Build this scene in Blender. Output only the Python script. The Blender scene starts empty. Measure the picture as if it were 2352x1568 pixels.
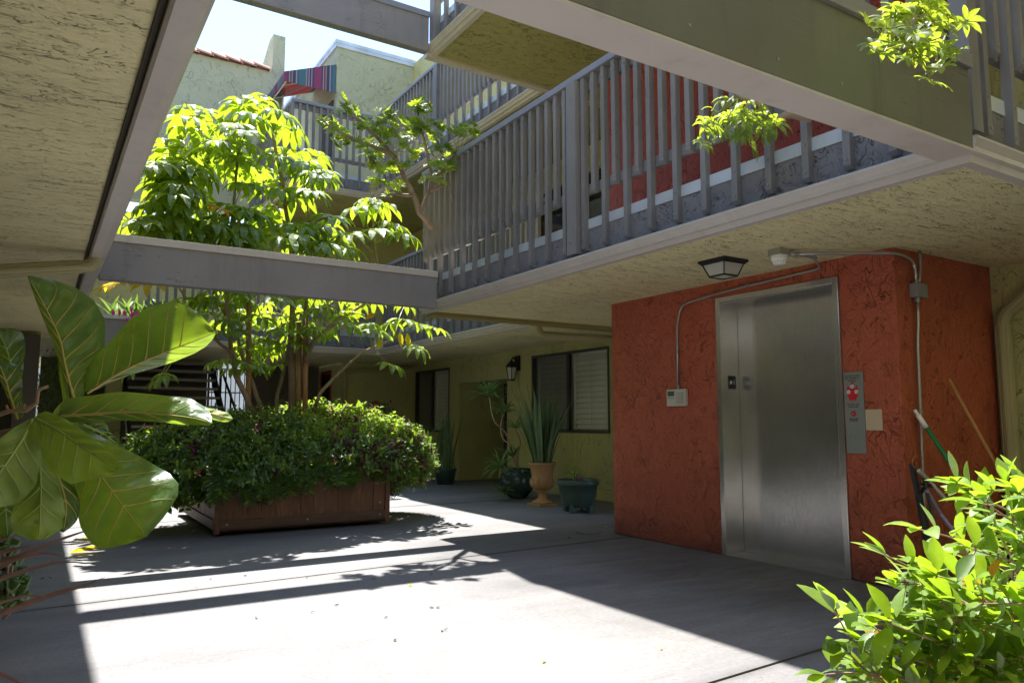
import bpy, math, random
from mathutils import Vector, Matrix
R = math.radians
random.seed(11)
S = bpy.context.scene
COL = S.collection

# ---------------------------------------------------------------- camera, sky, sun, exposure
CAMZ, PITCH, YAW, FPX = 1.15, math.atan(183/1730), R(32.1), 1730.0
cam = bpy.data.objects.new('camera', bpy.data.cameras.new('camera'))
COL.objects.link(cam)
cam.location = (0, 0, CAMZ)
cam.rotation_euler = (R(90) + PITCH, 0, -YAW)
cam.data.sensor_width = 36
cam.data.lens = 36*FPX/2352
cam.data.clip_start = 0.05
cam.data.clip_end = 500
S.camera = cam
SUN = Vector((.08, .42, 1.0)).normalized()
EL, AZ = math.asin(SUN.z), math.atan2(SUN.x, SUN.y)
W = bpy.data.worlds.new('World')
S.world = W
W.use_nodes = True
wn, wl = W.node_tree.nodes, W.node_tree.links
bg = wn['Background']
sky = wn.new('ShaderNodeTexSky')
sky.sky_type = 'NISHITA'
sky.sun_disc = False
sky.sun_elevation = EL
sky.sun_rotation = AZ
sky.dust_density = 0.5
sky.air_density = 1.0
sky.ozone_density = 2.0
wl.new(sky.outputs[0], bg.inputs[0])
bg.inputs[1].default_value = 0.14
sun = bpy.data.objects.new('sun', bpy.data.lights.new('sun', 'SUN'))
COL.objects.link(sun)
sun.data.energy = 4.8
sun.data.angle = R(0.53)
sun.data.color = (1.0, .955, .88)
sun.rotation_euler = (-SUN).to_track_quat('-Z', 'Y').to_euler()
S.view_settings.view_transform = 'Standard'
S.view_settings.look = 'None'
S.view_settings.exposure = 1.56
S.view_settings.gamma = 1.0
S.cycles.max_bounces = 10
S.cycles.diffuse_bounces = 6
S.cycles.glossy_bounces = 4
S.cycles.transmission_bounces = 6
S.cycles.transparent_max_bounces = 8
S.cycles.sample_clamp_indirect = 6.0
try:
    S.cycles.use_denoising = True
    S.cycles.denoiser = 'OPENIMAGEDENOISE'
except Exception:
    pass

# ---------------------------------------------------------------- geometry of the view (used to place things at a chosen distance)
FW = Vector((math.sin(YAW)*math.cos(PITCH), math.cos(YAW)*math.cos(PITCH), math.sin(PITCH)))
RT = Vector((math.cos(YAW), -math.sin(YAW), 0))
UP = RT.cross(FW)
CP = Vector((0, 0, CAMZ))
def ray(x, y): return FW + RT*((x-1176)/FPX) - UP*((y-784)/FPX)
def atz(x, y, z): d = ray(x, y); return CP + d*((z-CAMZ)/d.z)
def atx(x, y, X): d = ray(x, y); return CP + d*(X/d.x)
def aty(x, y, Y): d = ray(x, y); return CP + d*(Y/d.y)
def atd(x, y, t): return CP + ray(x, y)*t

# ---------------------------------------------------------------- mesh builder
class MB:
    def __init__(s): s.v = []; s.f = []; s.m = []; s.uv = None
    def add(s, vs, fs, mi=0):
        o = len(s.v)
        s.v += [tuple(p) for p in vs]
        s.f += [tuple(o+i for i in f) for f in fs]
        s.m += [mi]*len(fs)
        return s
    def box(s, a, b, c, d, e, f, mi=0):
        vs = [(x, y, z) for z in (e, f) for y in (c, d) for x in (a, b)]
        return s.add(vs, [(0,2,3,1),(4,5,7,6),(0,1,5,4),(2,6,7,3),(0,4,6,2),(1,3,7,5)], mi)
    def prism(s, poly, vec, mi=0):
        n = len(poly); vec = Vector(vec)
        a = [Vector(p) for p in poly]; b = [p+vec for p in a]
        return s.add(a+b, [tuple(range(n-1, -1, -1)), tuple(range(n, 2*n))] + [(i, (i+1)%n, n+(i+1)%n, n+i) for i in range(n)], mi)
    def tube(s, pts, rad, n=8, mi=0, cap=True, flat=None):
        pts = [Vector(p) for p in pts]
        if not hasattr(rad, '__len__'): rad = [rad]*len(pts)
        vs, fs = [], []
        up = None
        for i, p in enumerate(pts):
            t = (pts[min(i+1, len(pts)-1)] - pts[max(i-1, 0)])
            t = t.normalized() if t.length > 1e-9 else Vector((0,0,1))
            if up is None:
                a = Vector((0,0,1)) if abs(t.z) < .9 else Vector((1,0,0))
                up = (a - t*a.dot(t)).normalized()
            else:
                up = (up - t*up.dot(t)).normalized()
            sd = t.cross(up)
            for k in range(n):
                an = 2*math.pi*(k+.5)/n
                vs.append(p + (up*math.cos(an)*(flat or 1) + sd*math.sin(an))*rad[i])
        for i in range(len(pts)-1):
            for k in range(n):
                fs.append((i*n+k, i*n+(k+1)%n, (i+1)*n+(k+1)%n, (i+1)*n+k))
        if cap:
            fs.append(tuple(range(n-1, -1, -1))); m = (len(pts)-1)*n
            fs.append(tuple(range(m, m+n)))
        return s.add(vs, fs, mi)
    def lathe(s, prof, c, n=24, mi=0, rip=None):
        vs, fs = [], []
        for (r, z) in prof:
            for k in range(n):
                a = 2*math.pi*k/n
                q = r*(1 + (rip(k, z) if rip else 0))
                vs.append((c[0]+q*math.cos(a), c[1]+q*math.sin(a), c[2]+z))
        for i in range(len(prof)-1):
            for k in range(n):
                fs.append((i*n+k, i*n+(k+1)%n, (i+1)*n+(k+1)%n, (i+1)*n+k))
        fs.append(tuple(range(n-1, -1, -1))); m = (len(prof)-1)*n
        fs.append(tuple(range(m, m+n)))
        return s.add(vs, fs, mi)
    def blob(s, c, r, n=8, mi=0, sq=1.0):
        prof = [(r*math.sin(math.pi*i/n)+1e-4, -r*sq*math.cos(math.pi*i/n)) for i in range(n+1)]
        return s.lathe(prof, c, n+4, mi)
OFF = {}
def obj(name, mb, mats, parent=None, smooth=False, bevel=0):
    me = bpy.data.meshes.new(name)
    o = bpy.data.objects.new(name, me)
    off = OFF.get(parent.name, Vector((0,0,0))) if parent else Vector((0,0,0))
    me.from_pydata([(p[0]-off[0], p[1]-off[1], p[2]-off[2]) for p in mb.v], [], mb.f)
    for m in (mats if isinstance(mats, (list, tuple)) else [mats]): me.materials.append(m)
    me.polygons.foreach_set('material_index', mb.m)
    if smooth: me.polygons.foreach_set('use_smooth', [True]*len(me.polygons))
    if mb.uv:
        l = me.uv_layers.new(name='UVMap')
        flat = []
        for f in mb.f:
            for i in f: flat += mb.uv[i]
        l.data.foreach_set('uv', flat)
    me.update()
    COL.objects.link(o)
    if parent: o.parent = parent
    OFF[o.name] = off
    if bevel:
        b = o.modifiers.new('b', 'BEVEL'); b.width = bevel; b.segments = 2; b.limit_method = 'ANGLE'; b.angle_limit = R(40)
    return o
def tag(o, label, cat, group=None):
    o['label'] = label; o['category'] = cat
    if group: o['group'] = group
    return o
def thing(name, loc, label, cat, group=None):
    o = bpy.data.objects.new(name, None); COL.objects.link(o)
    o.location = loc; OFF[o.name] = Vector(loc); o.empty_display_size = .1
    return tag(o, label, cat, group)
def struct(name, mb, mats, kind='structure', smooth=False):
    o = obj(name, mb, mats, None, smooth); o['kind'] = kind
    return o
def text(name, s, loc, rot, size, m, parent, ext=.0006, align='CENTER', sp=1.0):
    c = bpy.data.curves.new(name, 'FONT'); c.body = s; c.size = size; c.extrude = ext; c.align_x = align; c.space_line = sp
    q = bpy.data.objects.new(name, c); COL.objects.link(q)
    me = bpy.data.meshes.new_from_object(q.evaluated_get(bpy.context.evaluated_depsgraph_get()))
    bpy.data.objects.remove(q)
    me.materials.clear(); me.materials.append(m)
    o = bpy.data.objects.new(name, me); COL.objects.link(o)
    o.parent = parent; o.location = Vector(loc) - OFF.get(parent.name, Vector((0,0,0))); o.rotation_euler = rot
    return o

# ---------------------------------------------------------------- materials
class NT:
    def __init__(s, name):
        s.m = bpy.data.materials.new(name); s.m.use_nodes = True
        s.n, s.l = s.m.node_tree.nodes, s.m.node_tree.links
        s.p = s.n['Principled BSDF']; s.out = s.n['Material Output']
        s.geo = s.n.new('ShaderNodeNewGeometry')
    def link(s, a, b): s.l.new(a, b)
    def map(s, scale=(1,1,1), src=None, rot=(0,0,0)):
        m = s.n.new('ShaderNodeMapping'); m.inputs['Scale'].default_value = scale; m.inputs['Rotation'].default_value = rot
        s.link(src or s.geo.outputs['Position'], m.inputs['Vector']); return m.outputs[0]
    def noise(s, scale, detail=4, rough=.5, dist=0, vec=None):
        t = s.n.new('ShaderNodeTexNoise'); t.inputs['Scale'].default_value = scale; t.inputs['Detail'].default_value = detail
        t.inputs['Roughness'].default_value = rough; t.inputs['Distortion'].default_value = dist
        s.link(vec or s.geo.outputs['Position'], t.inputs['Vector']); return t.outputs['Fac']
    def math(s, op, a, b=None, c=None, clamp=False):
        t = s.n.new('ShaderNodeMath'); t.operation = op; t.use_clamp = clamp
        for i, x in enumerate((a, b, c)):
            if x is None: continue
            if isinstance(x, (int, float)): t.inputs[i].default_value = x
            else: s.link(x, t.inputs[i])
        return t.outputs[0]
    def ramp(s, fac, stops):
        t = s.n.new('ShaderNodeValToRGB'); e = t.color_ramp.elements
        e[0].position, e[0].color = stops[0][0], (*stops[0][1], 1)
        e[1].position, e[1].color = stops[-1][0], (*stops[-1][1], 1)
        for p, c in stops[1:-1]:
            k = e.new(p); k.color = (*c, 1)
        s.link(fac, t.inputs[0]); return t.outputs[0]
    def mix(s, fac, a, b, blend='MIX'):
        t = s.n.new('ShaderNodeMix'); t.data_type = 'RGBA'; t.blend_type = blend
        if isinstance(fac, (int, float)): t.inputs[0].default_value = fac
        else: s.link(fac, t.inputs[0])
        for i, x in ((6, a), (7, b)):
            if isinstance(x, tuple): t.inputs[i].default_value = (*x[:3], 1)
            else: s.link(x, t.inputs[i])
        return t.outputs[2]
    def bump(s, h, strength, dist, nrm=None):
        t = s.n.new('ShaderNodeBump'); t.inputs['Strength'].default_value = strength; t.inputs['Distance'].default_value = dist
        s.link(h, t.inputs['Height'])
        if nrm: s.link(nrm, t.inputs['Normal'])
        return t.outputs[0]
    def col(s, c):
        if isinstance(c, tuple): s.p.inputs['Base Color'].default_value = (*c, 1)
        else: s.link(c, s.p.inputs['Base Color'])
    def set(s, **k):
        for a, b in k.items():
            i = s.p.inputs[a.replace('_', ' ')]
            if isinstance(b, (int, float, tuple)): i.default_value = b
            else: s.link(b, i)
def hsv(c, f): return tuple(min(1, max(0, x*f)) for x in c)
def stucco(name, c, stretch=(1,1,1), amp=.012, sc=1.0, rough=.75, dirtshade=.55, dens=1.0, basedirt=0):
    """skip-trowelled plaster: flat passes of the trowel, broken by thin wandering creases and small pits"""
    t = NT(name)
    v = t.map(stretch)
    def lines(scale, width, cover, seed):
        off = t.n.new('ShaderNodeMapping'); off.inputs['Location'].default_value = (seed, seed*.7, seed*1.3); t.link(v, off.inputs['Vector']); w = off.outputs[0]
        n = t.noise(scale, 3, .55, .9, w)
        k = t.math('ABSOLUTE', t.math('SUBTRACT', n, .5))
        wm_ = t.math('MULTIPLY', t.noise(scale*2.6, 3, .6, 0, w), width*2)
        ln = t.math('SUBTRACT', 1.0, t.math('DIVIDE', k, wm_), None, True)
        msk = t.math('MULTIPLY', t.math('SUBTRACT', t.noise(scale*.8, 3, .65, .4, w), cover), 14, None, True)
        return t.math('MULTIPLY', ln, msk)
    l0 = lines(1.5*sc, .0045, .50/dens**.2, 41.7)
    l1 = lines(2.6*sc, .0075, .51/dens**.2, 3.1)
    l2 = lines(5.2*sc, .013, .555/dens**.2, 11.7)
    l3 = lines(12*sc, .026, .60/dens**.2, 23.3)
    pit = t.math('MULTIPLY', t.math('SUBTRACT', t.noise(34*sc, 3, .6, .3, v), .66), 12, None, True)
    pit = t.math('MULTIPLY', pit, t.math('MULTIPLY', t.math('SUBTRACT', t.noise(4*sc, 3, .6, .2, v), .5), 8, None, True))
    ln = t.math('MAXIMUM', t.math('MAXIMUM', l0, t.math('MAXIMUM', l1, l2)), t.math('MAXIMUM', t.math('MULTIPLY', l3, .8), t.math('MULTIPLY', pit, .6)))
    swell = t.noise(5*sc, 4, .6, .8, v)
    fine = t.noise(60, 4, .7)
    h = t.math('ADD', t.math('ADD', t.math('MULTIPLY', swell, .9), t.math('MULTIPLY', fine, .22)), t.math('MULTIPLY', ln, -.55))
    t.link(t.bump(h, 1.0, amp), t.p.inputs['Normal'])
    big = t.noise(.8, 4, .6)
    base = t.ramp(big, [(.3, hsv(c, .88)), (.7, hsv(c, 1.08))])
    # old water marks and scuffs, vertical and blotchy
    wm2 = t.math('MULTIPLY', t.math('SUBTRACT', t.noise(2.2, 5, .7, .4, t.map((1.5, 1.5, .35))), .56), 5, None, True)
    base = t.mix(t.math('MULTIPLY', wm2, .16), base, hsv(c, .45))
    if basedirt:
        sz = t.n.new('ShaderNodeSeparateXYZ'); t.link(t.geo.outputs['Position'], sz.inputs[0])
        bd = t.math('MULTIPLY', t.math('SUBTRACT', 1.0, t.math('DIVIDE', sz.outputs[2], .34), None, True), t.noise(6, 5, .7))
        base = t.mix(t.math('MULTIPLY', bd, basedirt*2, None, True), base, (.09, .04, .03))
    t.col(t.mix(t.math('MULTIPLY', ln, dirtshade), base, hsv(c, .18)))  # creases and pits darkened: their shade, with some dirt, painted in
    t.set(Roughness=rough)
    return t.m
def paint(name, c, rough=.5, grain=None, amp=.002, var=.1, metal=0, crack=0, spots=0, streak=0):
    t = NT(name)
    v = t.map(grain or (1,1,1))
    n = t.noise(6, 6, .65, .3, v)
    f = t.noise(1.3, 4, .6)
    cc = t.ramp(f, [(.3, hsv(c, 1-var)), (.7, hsv(c, 1+var))])
    if grain:
        g = t.noise(28, 5, .7, .2, v)
        cc = t.mix(t.math('MULTIPLY', g, .22), cc, hsv(c, .55))
        if crack:
            ln = t.math('LESS_THAN', t.math('ABSOLUTE', t.math('SUBTRACT', t.noise(3.0, 2, .4, .1, v), .5)), .0045*crack)
            ln = t.math('MULTIPLY', ln, t.math('GREATER_THAN', t.noise(1.1, 2, .5), .56))
            cc = t.mix(t.math('MULTIPLY', ln, .8), cc, hsv(c, .2))
            n = t.math('SUBTRACT', n, ln)
    if streak:
        sk = t.math('MULTIPLY', t.math('SUBTRACT', t.noise(3.5, 4, .7, .2, t.map((2.2, 2.2, .22))), .53), 6, None, True)
        cc = t.mix(t.math('MULTIPLY', sk, streak), cc, hsv(c, .5))
    if spots:
        sp = t.math('GREATER_THAN', t.noise(38, 2, .5), .74)
        cc = t.mix(t.math('MULTIPLY', sp, .6), cc, hsv(c, .3))
    t.col(cc)
    t.link(t.bump(n, .6, amp), t.p.inputs['Normal'])
    t.set(Roughness=rough, Metallic=metal)
    return t.m
def leafmat(name, top, under, trans, tf=.42, rough=.35, veins=False, var=.35, coat=0.0):
    """two sided leaf: glossy upper skin, paler matt underside, light passes through the blade"""
    t = NT(name)
    rnd = t.n.new('ShaderNodeObjectInfo')
    n = t.noise(2.2, 3, .6); n2 = t.noise(24, 3, .6)
    f = t.math('ADD', t.math('MULTIPLY', n, .6), t.math('MULTIPLY', n2, .4))
    a = t.ramp(f, [(.35, hsv(top, 1-var)), (.65, hsv(top, 1+var))])
    b = t.ramp(f, [(.35, hsv(under, 1-var*.6)), (.65, hsv(under, 1+var*.6))])
    c = t.mix(t.geo.outputs['Backfacing'], a, b)
    tr = t.ramp(f, [(.35, hsv(trans, .7)), (.65, hsv(trans, 1.25))])
    if veins:
        uv = t.n.new('ShaderNodeUVMap'); w = t.n.new('ShaderNodeSeparateXYZ'); t.link(uv.outputs[0], w.inputs[0])
        u, vv = w.outputs[0], w.outputs[1]
        av = t.math('ABSOLUTE', t.math('SUBTRACT', vv, .5))
        # fine tertiary veins run across between the big side veins
        q = t.math('FRACT', t.math('MULTIPLY', t.math('ADD', av, t.math('MULTIPLY', t.noise(8, 2, .5), .05)), 26))
        ln = t.math('LESS_THAN', t.math('ABSOLUTE', t.math('SUBTRACT', q, .5)), .06)
        ln = t.math('MULTIPLY', ln, .09)
        spt = t.math('GREATER_THAN', t.noise(13, 4, .7, .3), .70)
        c = t.mix(t.math('MULTIPLY', spt, .55), c, (.10, .06, .02))
        c = t.mix(ln, c, hsv(under, 1.5)); tr = t.mix(ln, tr, hsv(trans, 1.4))
        t.link(t.bump(t.math('SUBTRACT', n2, ln), .5, .0015), t.p.inputs['Normal'])
    t.col(c)
    rr = t.math('ADD', t.math('MULTIPLY', t.geo.outputs['Backfacing'], .3), rough)
    t.set(Roughness=rr, Coat_Weight=coat)
    ts = t.n.new('ShaderNodeBsdfTranslucent'); t.link(tr, ts.inputs['Color'])
    ms = t.n.new('ShaderNodeMixShader'); ms.inputs[0].default_value = tf
    t.link(t.p.outputs[0], ms.inputs[1]); t.link(ts.outputs[0], ms.inputs[2]); t.link(ms.outputs[0], t.out.inputs['Surface'])
    return t.m

OLIVE = (.44, .40, .20)
M = {}
M['soffit'] = stucco('soffit_stucco', (.80, .72, .41), (1.0, 3.4, 2.0), .022, 1.25, dirtshade=.85, dens=1.25)
M['wall'] = stucco('wall_stucco', (.54, .51, .235), (1.6, 1.6, 1.1), .022, .9, dirtshade=.5)
M['wallsun'] = stucco('roof_stucco', (.43, .425, .29), (1.5, 1.5, 1.2), .02, .8, dirtshade=.22)
M['red'] = stucco('red_stucco', (.56, .13, .065), (1.3, 1.3, 1.1), .055, 1.3, .5, dirtshade=.05, dens=1.1, basedirt=.5)
M['redup'] = stucco('shaded_crimson_stucco', (.30, .045, .030), (1.3, 1.3, 1.1), .05, 1.3, .6, dirtshade=.12)  # crimson taken darker: shade behind the pickets put into the colour
M['slab3'] = stucco('upper_soffit_stucco', (.34, .31, .13), (1.0, 2.4, 2.0), .02, 1.0, dirtshade=.8, dens=1.2)
M['apron'] = stucco('grey_stucco', (.20, .185, .19), (1.4, 1.4, 1.2), .025, 1.6, dirtshade=.7)
M['brownwall'] = stucco('brown_stucco', (.16, .13, .11), (1.4, 1.4, 1.2), .01, 1.0)
M['gutter'] = paint('gutter_paint', (.54, .49, .455), .38, None, .001, .07, streak=.22)
M['trimolive'] = paint('olive_trim', (.36, .33, .16), .5)
M['beam'] = paint('beam_paint', (.27, .25, .26), .5, (1, 14, 14), .004, .12, crack=1, streak=.35)
M['beambig'] = paint('big_beam_shaded_paint', (.155, .15, .125), .42, (1, 14, 14), .003, .2, crack=.6, spots=1, streak=.4)  # darker than the other beams; shade on its side put into the paint
M['baluster'] = paint('baluster_paint', (.215, .20, .20), .55, (10, 10, 1.2), .004, .22, crack=.8, streak=.3)
M['capblue'] = paint('rail_cap', (.25, .26, .32), .5, (4, 4, 4), .002, .12)
M['flash'] = paint('flashing_metal', (.55, .58, .64), .42, (3, 3, 3), .001, .3, .25)
M['bolt'] = paint('bolt_metal', (.35, .34, .34), .4, metal=.6)
M['soffstrip'] = paint('soffit_strip', (.30, .24, .08), .6)
M['darkgap'] = paint('dark_gap', (.05, .04, .025), .8)
M['black'] = paint('black_metal', (.022, .021, .022), .45)
M['frame'] = paint('window_frame', (.05, .043, .038), .45)
M['brown'] = paint('brown_frame', (.085, .07, .062), .5)
M['white'] = paint('white_shutter', (.86, .86, .83), .5)
M['cream'] = paint('cream_plastic', (.62, .60, .53), .4)
M['conduit'] = paint('conduit_metal', (.50, .50, .50), .33, metal=.9)
M['panelsteel'] = paint('satin_steel', (.36, .38, .35), .42, (14, 14, 1), .001, .1, metal=.55)
M['jbox'] = paint('grey_box', (.28, .29, .28), .4)
M['downspout'] = paint('downspout_paint', (.42, .38, .20), .42)
M['inkblk'] = paint('black_ink', (.012, .012, .012), .5)
M['inkred'] = paint('red_ink', (.62, .02, .03), .4)
M['inkwht'] = paint('white_ink', (.8, .8, .78), .5)
M['patch'] = paint('tan_patch', (.62, .50, .33), .7, spots=1)
M['tile'] = paint('clay_tile', (.60, .33, .25), .8, (8, 8, 8), .01, .3)
M['woodh'] = paint('handle_wood', (.48, .22, .07), .4, (1, 1, 12), .001, .1)
M['greenh'] = paint('handle_green', (.01, .20, .06), .35)
M['purpleh'] = paint('handle_purple', (.34, .28, .45), .4)
M['pot_green'] = paint('pot_green', (.055, .095, .078), .35, (1, 1, 8), .003, .3)
M['pot_glaze'] = paint('pot_glaze', (.025, .05, .055), .18, None, .002, .3)
M['terracotta'] = paint('urn_terracotta', (.46, .27, .12), .8, (2, 2, 2), .008, .35, spots=1)
M['redpot'] = paint('red_pot', (.35, .05, .03), .5)
M['soil'] = paint('soil', (.05, .035, .025), .95, None, .01)
M['bark'] = paint('bark', (.30, .22, .165), .85, (4, 4, 14), .008, .35)
M['barkdark'] = paint('bark_dark', (.20, .14, .10), .85, (6, 6, 3), .006, .35)
M['stake'] = paint('stake_wood', (.36, .20, .11), .75, (10, 10, 1), .004, .25)
M['petiole'] = paint('petiole', (.33, .33, .10), .5)
M['twig'] = paint('twig', (.40, .26, .20), .7)
M['stairwood'] = paint('stair_tread', (.36, .33, .30), .7, (1, 8, 8), .004, .2)
M['stairred'] = paint('stair_riser', (.10, .03, .02), .7)
M['garden'] = paint('garden_wall', (.62, .62, .62), .8)
M['deadleaf'] = paint('dead_leaf', (.10, .06, .035), .8)
M['pink'] = paint('flower_pink', (.72, .02, .30), .6)
M['vein'] = paint('leaf_vein', (.50, .40, .13), .5)
M['veinlt'] = paint('leaf_vein_pale', (.34, .44, .13), .5)
M['bracket'] = paint('bracket_metal', (.4, .4, .4), .4, metal=.7)
M['fence'] = paint('iron_black', (.015, .015, .016), .4)
M['tan'] = paint('dry_root', (.42, .30, .2), .8, (4,4,4), .006, .3)

def planks(name, c, sc=(1,1,1)):
    t = NT(name)
    v = t.map(sc)
    g = t.noise(9, 7, .7, .6, v); g2 = t.noise(60, 4, .6, 0, v)
    f = t.math('ADD', t.math('MULTIPLY', g, .65), t.math('MULTIPLY', g2, .35))
    cc = t.ramp(f, [(.3, hsv(c, .35)), (.5, c), (.72, hsv(c, 1.9))])
    cc = t.mix(t.math('MULTIPLY', t.noise(4.3, 0, .5, 0, t.map((1, 1, .01) if sc[2] < 2 else (.01, 1, 1))), .75), cc, hsv(c, .35))
    st = t.math('GREATER_THAN', t.noise(7, 5, .8, .4, v), .66)
    cc = t.mix(t.math('MULTIPLY', st, .5), cc, (.42, .24, .14))
    t.col(cc); t.link(t.bump(f, .7, .006), t.p.inputs['Normal']); t.set(Roughness=.6)
    return t.m
M['plank'] = planks('planter_redwood', (.235, .11, .066), (7, 7, .8))
M['plankh'] = planks('planter_rail', (.15, .082, .054), (.8, 7, 7))

# brushed steel of the lift
t = NT('brushed_steel')
g = t.noise(5, 4, .7, 0, t.map((110, 110, .8))); w = t.noise(1.0, 2, .5, 0, t.map((.5, .5, 1.8)))
sm_ = t.noise(1.6, 5, .65)
t.col(t.ramp(t.math('ADD', t.math('MULTIPLY', g, .5), t.math('MULTIPLY', sm_, .5)), [(.35, (.58, .565, .54)), (.65, (.80, .78, .75))]))
t.set(Metallic=.80, Roughness=t.math('ADD', t.math('MULTIPLY', sm_, .14), .055))
t.link(t.bump(w, .16, .03, t.bump(g, .45, .0008)), t.p.inputs['Normal'])
M['steel'] = t.m
# window glass and dark glass
def glass(name, c, r=.04, a=None):
    t = NT(name); t.col(c); t.set(Roughness=r, Specular_IOR_Level=.8)
    if a is not None:
        tr = t.n.new('ShaderNodeBsdfTransparent'); ms = t.n.new('ShaderNodeMixShader'); ms.inputs[0].default_value = a
        t.link(tr.outputs[0], ms.inputs[1]); t.link(t.p.outputs[0], ms.inputs[2]); t.link(ms.outputs[0], t.out.inputs['Surface'])
    return t.m
M['glassclear'] = glass('window_glass', (.05, .055, .06), .03, .06)
M['screen'] = glass('insect_screen', (.06, .06, .062), .6, .30)
M['glassdark'] = glass('dark_glass', (.012, .013, .014))
M['glassfrost'] = glass('lamp_glass', (.75, .74, .70), .25, .75)
# concrete
t = NT('concrete')
st = t.noise(.55, 6, .62, .4, t.map((.6, 1.6, 1), rot=(0, 0, .25)))
f1 = t.noise(3.0, 6, .7, .3); f2 = t.noise(160, 2, .6); br = t.noise(12, 4, .7, 0, t.map((1.2, 14, 1)))
base = t.ramp(st, [(.32, (.14, .142, .155)), (.44, (.205, .207, .222)), (.58, (.29, .288, .292)), (.72, (.215, .215, .222))])
base = t.mix(t.math('MULTIPLY', t.math('SUBTRACT', 1.0, f1), .35), base, (.25, .24, .24))
base = t.mix(t.math('MULTIPLY', f2, .30), base, (.22, .22, .23))
bl = t.math('MULTIPLY', t.math('SUBTRACT', t.noise(1.5, 8, .72, .8, t.map((.8, 1.7, 1), rot=(0,0,-.3))), .52), 5, None, True)
base = t.mix(t.math('MULTIPLY', bl, .35), base, (.12, .115, .11))
sc2 = t.math('MULTIPLY', t.math('SUBTRACT', t.noise(9, 6, .75, .2, t.map((.35, 2.4, 1))), .60), 8, None, True)
base = t.mix(t.math('MULTIPLY', sc2, .3), base, (.36, .35, .34))
gr = t.noise(38, 6, .75)
base = t.mix(t.math('MULTIPLY', t.math('SUBTRACT', gr, .42), 1.6, None, True), base, (.105, .10, .10))
st2 = t.math('MULTIPLY', t.math('SUBTRACT', t.noise(.9, 7, .7, 1.2, t.map((1.3, .8, 1), rot=(0,0,.9))), .55), 9, None, True)
base = t.mix(t.math('MULTIPLY', st2, .22), base, (.12, .115, .11))
# trodden grime in front of the lift, away from the rain-washed middle
sx = t.n.new('ShaderNodeSeparateXYZ'); t.link(t.geo.outputs['Position'], sx.inputs[0])
dx = t.math('SUBTRACT', sx.outputs[0], 4.5); dy = t.math('MULTIPLY', t.math('SUBTRACT', sx.outputs[1], 4.0), .55)
dd = t.math('SQRT', t.math('ADD', t.math('MULTIPLY', dx, dx), t.math('MULTIPLY', dy, dy)))
near = t.math('SUBTRACT', 1.25, t.math('DIVIDE', dd, 1.9), None, True)
stain = t.math('MULTIPLY', near, t.math('GREATER_THAN', 2, 1)); 
stain = t.math('MULTIPLY', near, t.math('ADD', t.math('MULTIPLY', t.noise(2.6, 6, .7, .5, t.map((.7, 2.4, 1))), 1.5), -.15), None, True)
base = t.mix(t.math('MULTIPLY', stain, .9), base, (.060, .045, .036))
for (yy, kk) in ((2.50, .06), (5.78, .06), (9.6, 0)):
    dj = t.math('ABSOLUTE', t.math('SUBTRACT', t.math('SUBTRACT', sx.outputs[1], yy), t.math('MULTIPLY', t.math('SUBTRACT', sx.outputs[0], 3.0), kk)))
    jd = t.math('MULTIPLY', t.math('SUBTRACT', 1.0, t.math('DIVIDE', dj, .09), None, True), t.noise(5, 5, .7))
    base = t.mix(t.math('MULTIPLY', jd, .8), base, (.05, .047, .045))
wl_ = t.math('MULTIPLY', t.math('DIVIDE', t.math('SUBTRACT', sx.outputs[0], 4.5), 2.4, None, True), t.noise(1.8, 5, .7))
base = t.mix(t.math('MULTIPLY', wl_, .7), base, (.13, .12, .115))
ck = t.math('SUBTRACT', 1.0, t.math('DIVIDE', t.math('ABSOLUTE', t.math('SUBTRACT', t.noise(.8, 4, .6, .6), .5)), .0016), None, True)
ck = t.math('MULTIPLY', ck, t.math('GREATER_THAN', t.noise(.5, 2, .5, 0, t.map((1, 1, 1), rot=(0, 0, 1))), .54))
base = t.mix(t.math('MULTIPLY', ck, .6), base, (.08, .075, .07))
sp = t.math('GREATER_THAN', t.noise(21, 2, .5), .765)
base = t.mix(t.math('MULTIPLY', sp, .45), base, (.10, .09, .085))
t.col(base); t.set(Roughness=.8)
t.link(t.bump(t.math('ADD', t.math('ADD', f2, br), t.math('MULTIPLY', f1, .8)), .5, .0035), t.p.inputs['Normal'])
M['concrete'] = t.m

M['lf_tree'] = leafmat('umbrella_tree_leaf', (.030, .085, .035), (.12, .20, .04), (.52, .70, .03), .46, .16, coat=.7, var=.5)
M['lf_treeyel'] = leafmat('yellow_leaf', (.62, .42, .02), (.60, .42, .03), (.95, .68, .02), .6, .4)
M['lf_treeora'] = leafmat('orange_leaf', (.70, .30, .02), (.60, .28, .03), (.95, .45, .02), .55, .4)
M['lf_dwarf'] = leafmat('dwarf_umbrella_leaf', (.05, .12, .030), (.14, .20, .06), (.60, .76, .05), .46, .2, coat=.5, var=.6)
M['lf_shrub'] = leafmat('shrub_leaf', (.026, .085, .036), (.08, .15, .05), (.36, .60, .04), .34, .15, coat=.7, var=.5)
M['lf_shrubbright'] = leafmat('shrub_bright_leaf', (.16, .28, .035), (.2, .3, .06), (.55, .78, .05), .45, .3)
M['lf_purple'] = leafmat('purple_leaf', (.10, .015, .05), (.14, .02, .08), (.35, .03, .14), .35, .35)
M['lf_front'] = leafmat('front_shrub_leaf', (.085, .20, .028), (.20, .32, .06), (.50, .74, .03), .42, .2, coat=.5, var=.6)
M['lf_frontold'] = leafmat('front_shrub_old_leaf', (.045, .12, .035), (.12, .22, .06), (.36, .58, .04), .36, .18, coat=.6, var=.5)
M['lf_fig'] = leafmat('fig_leaf', (.040, .10, .045), (.25, .35, .085), (.40, .58, .03), .32, .22, veins=True, var=.2)
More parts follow.
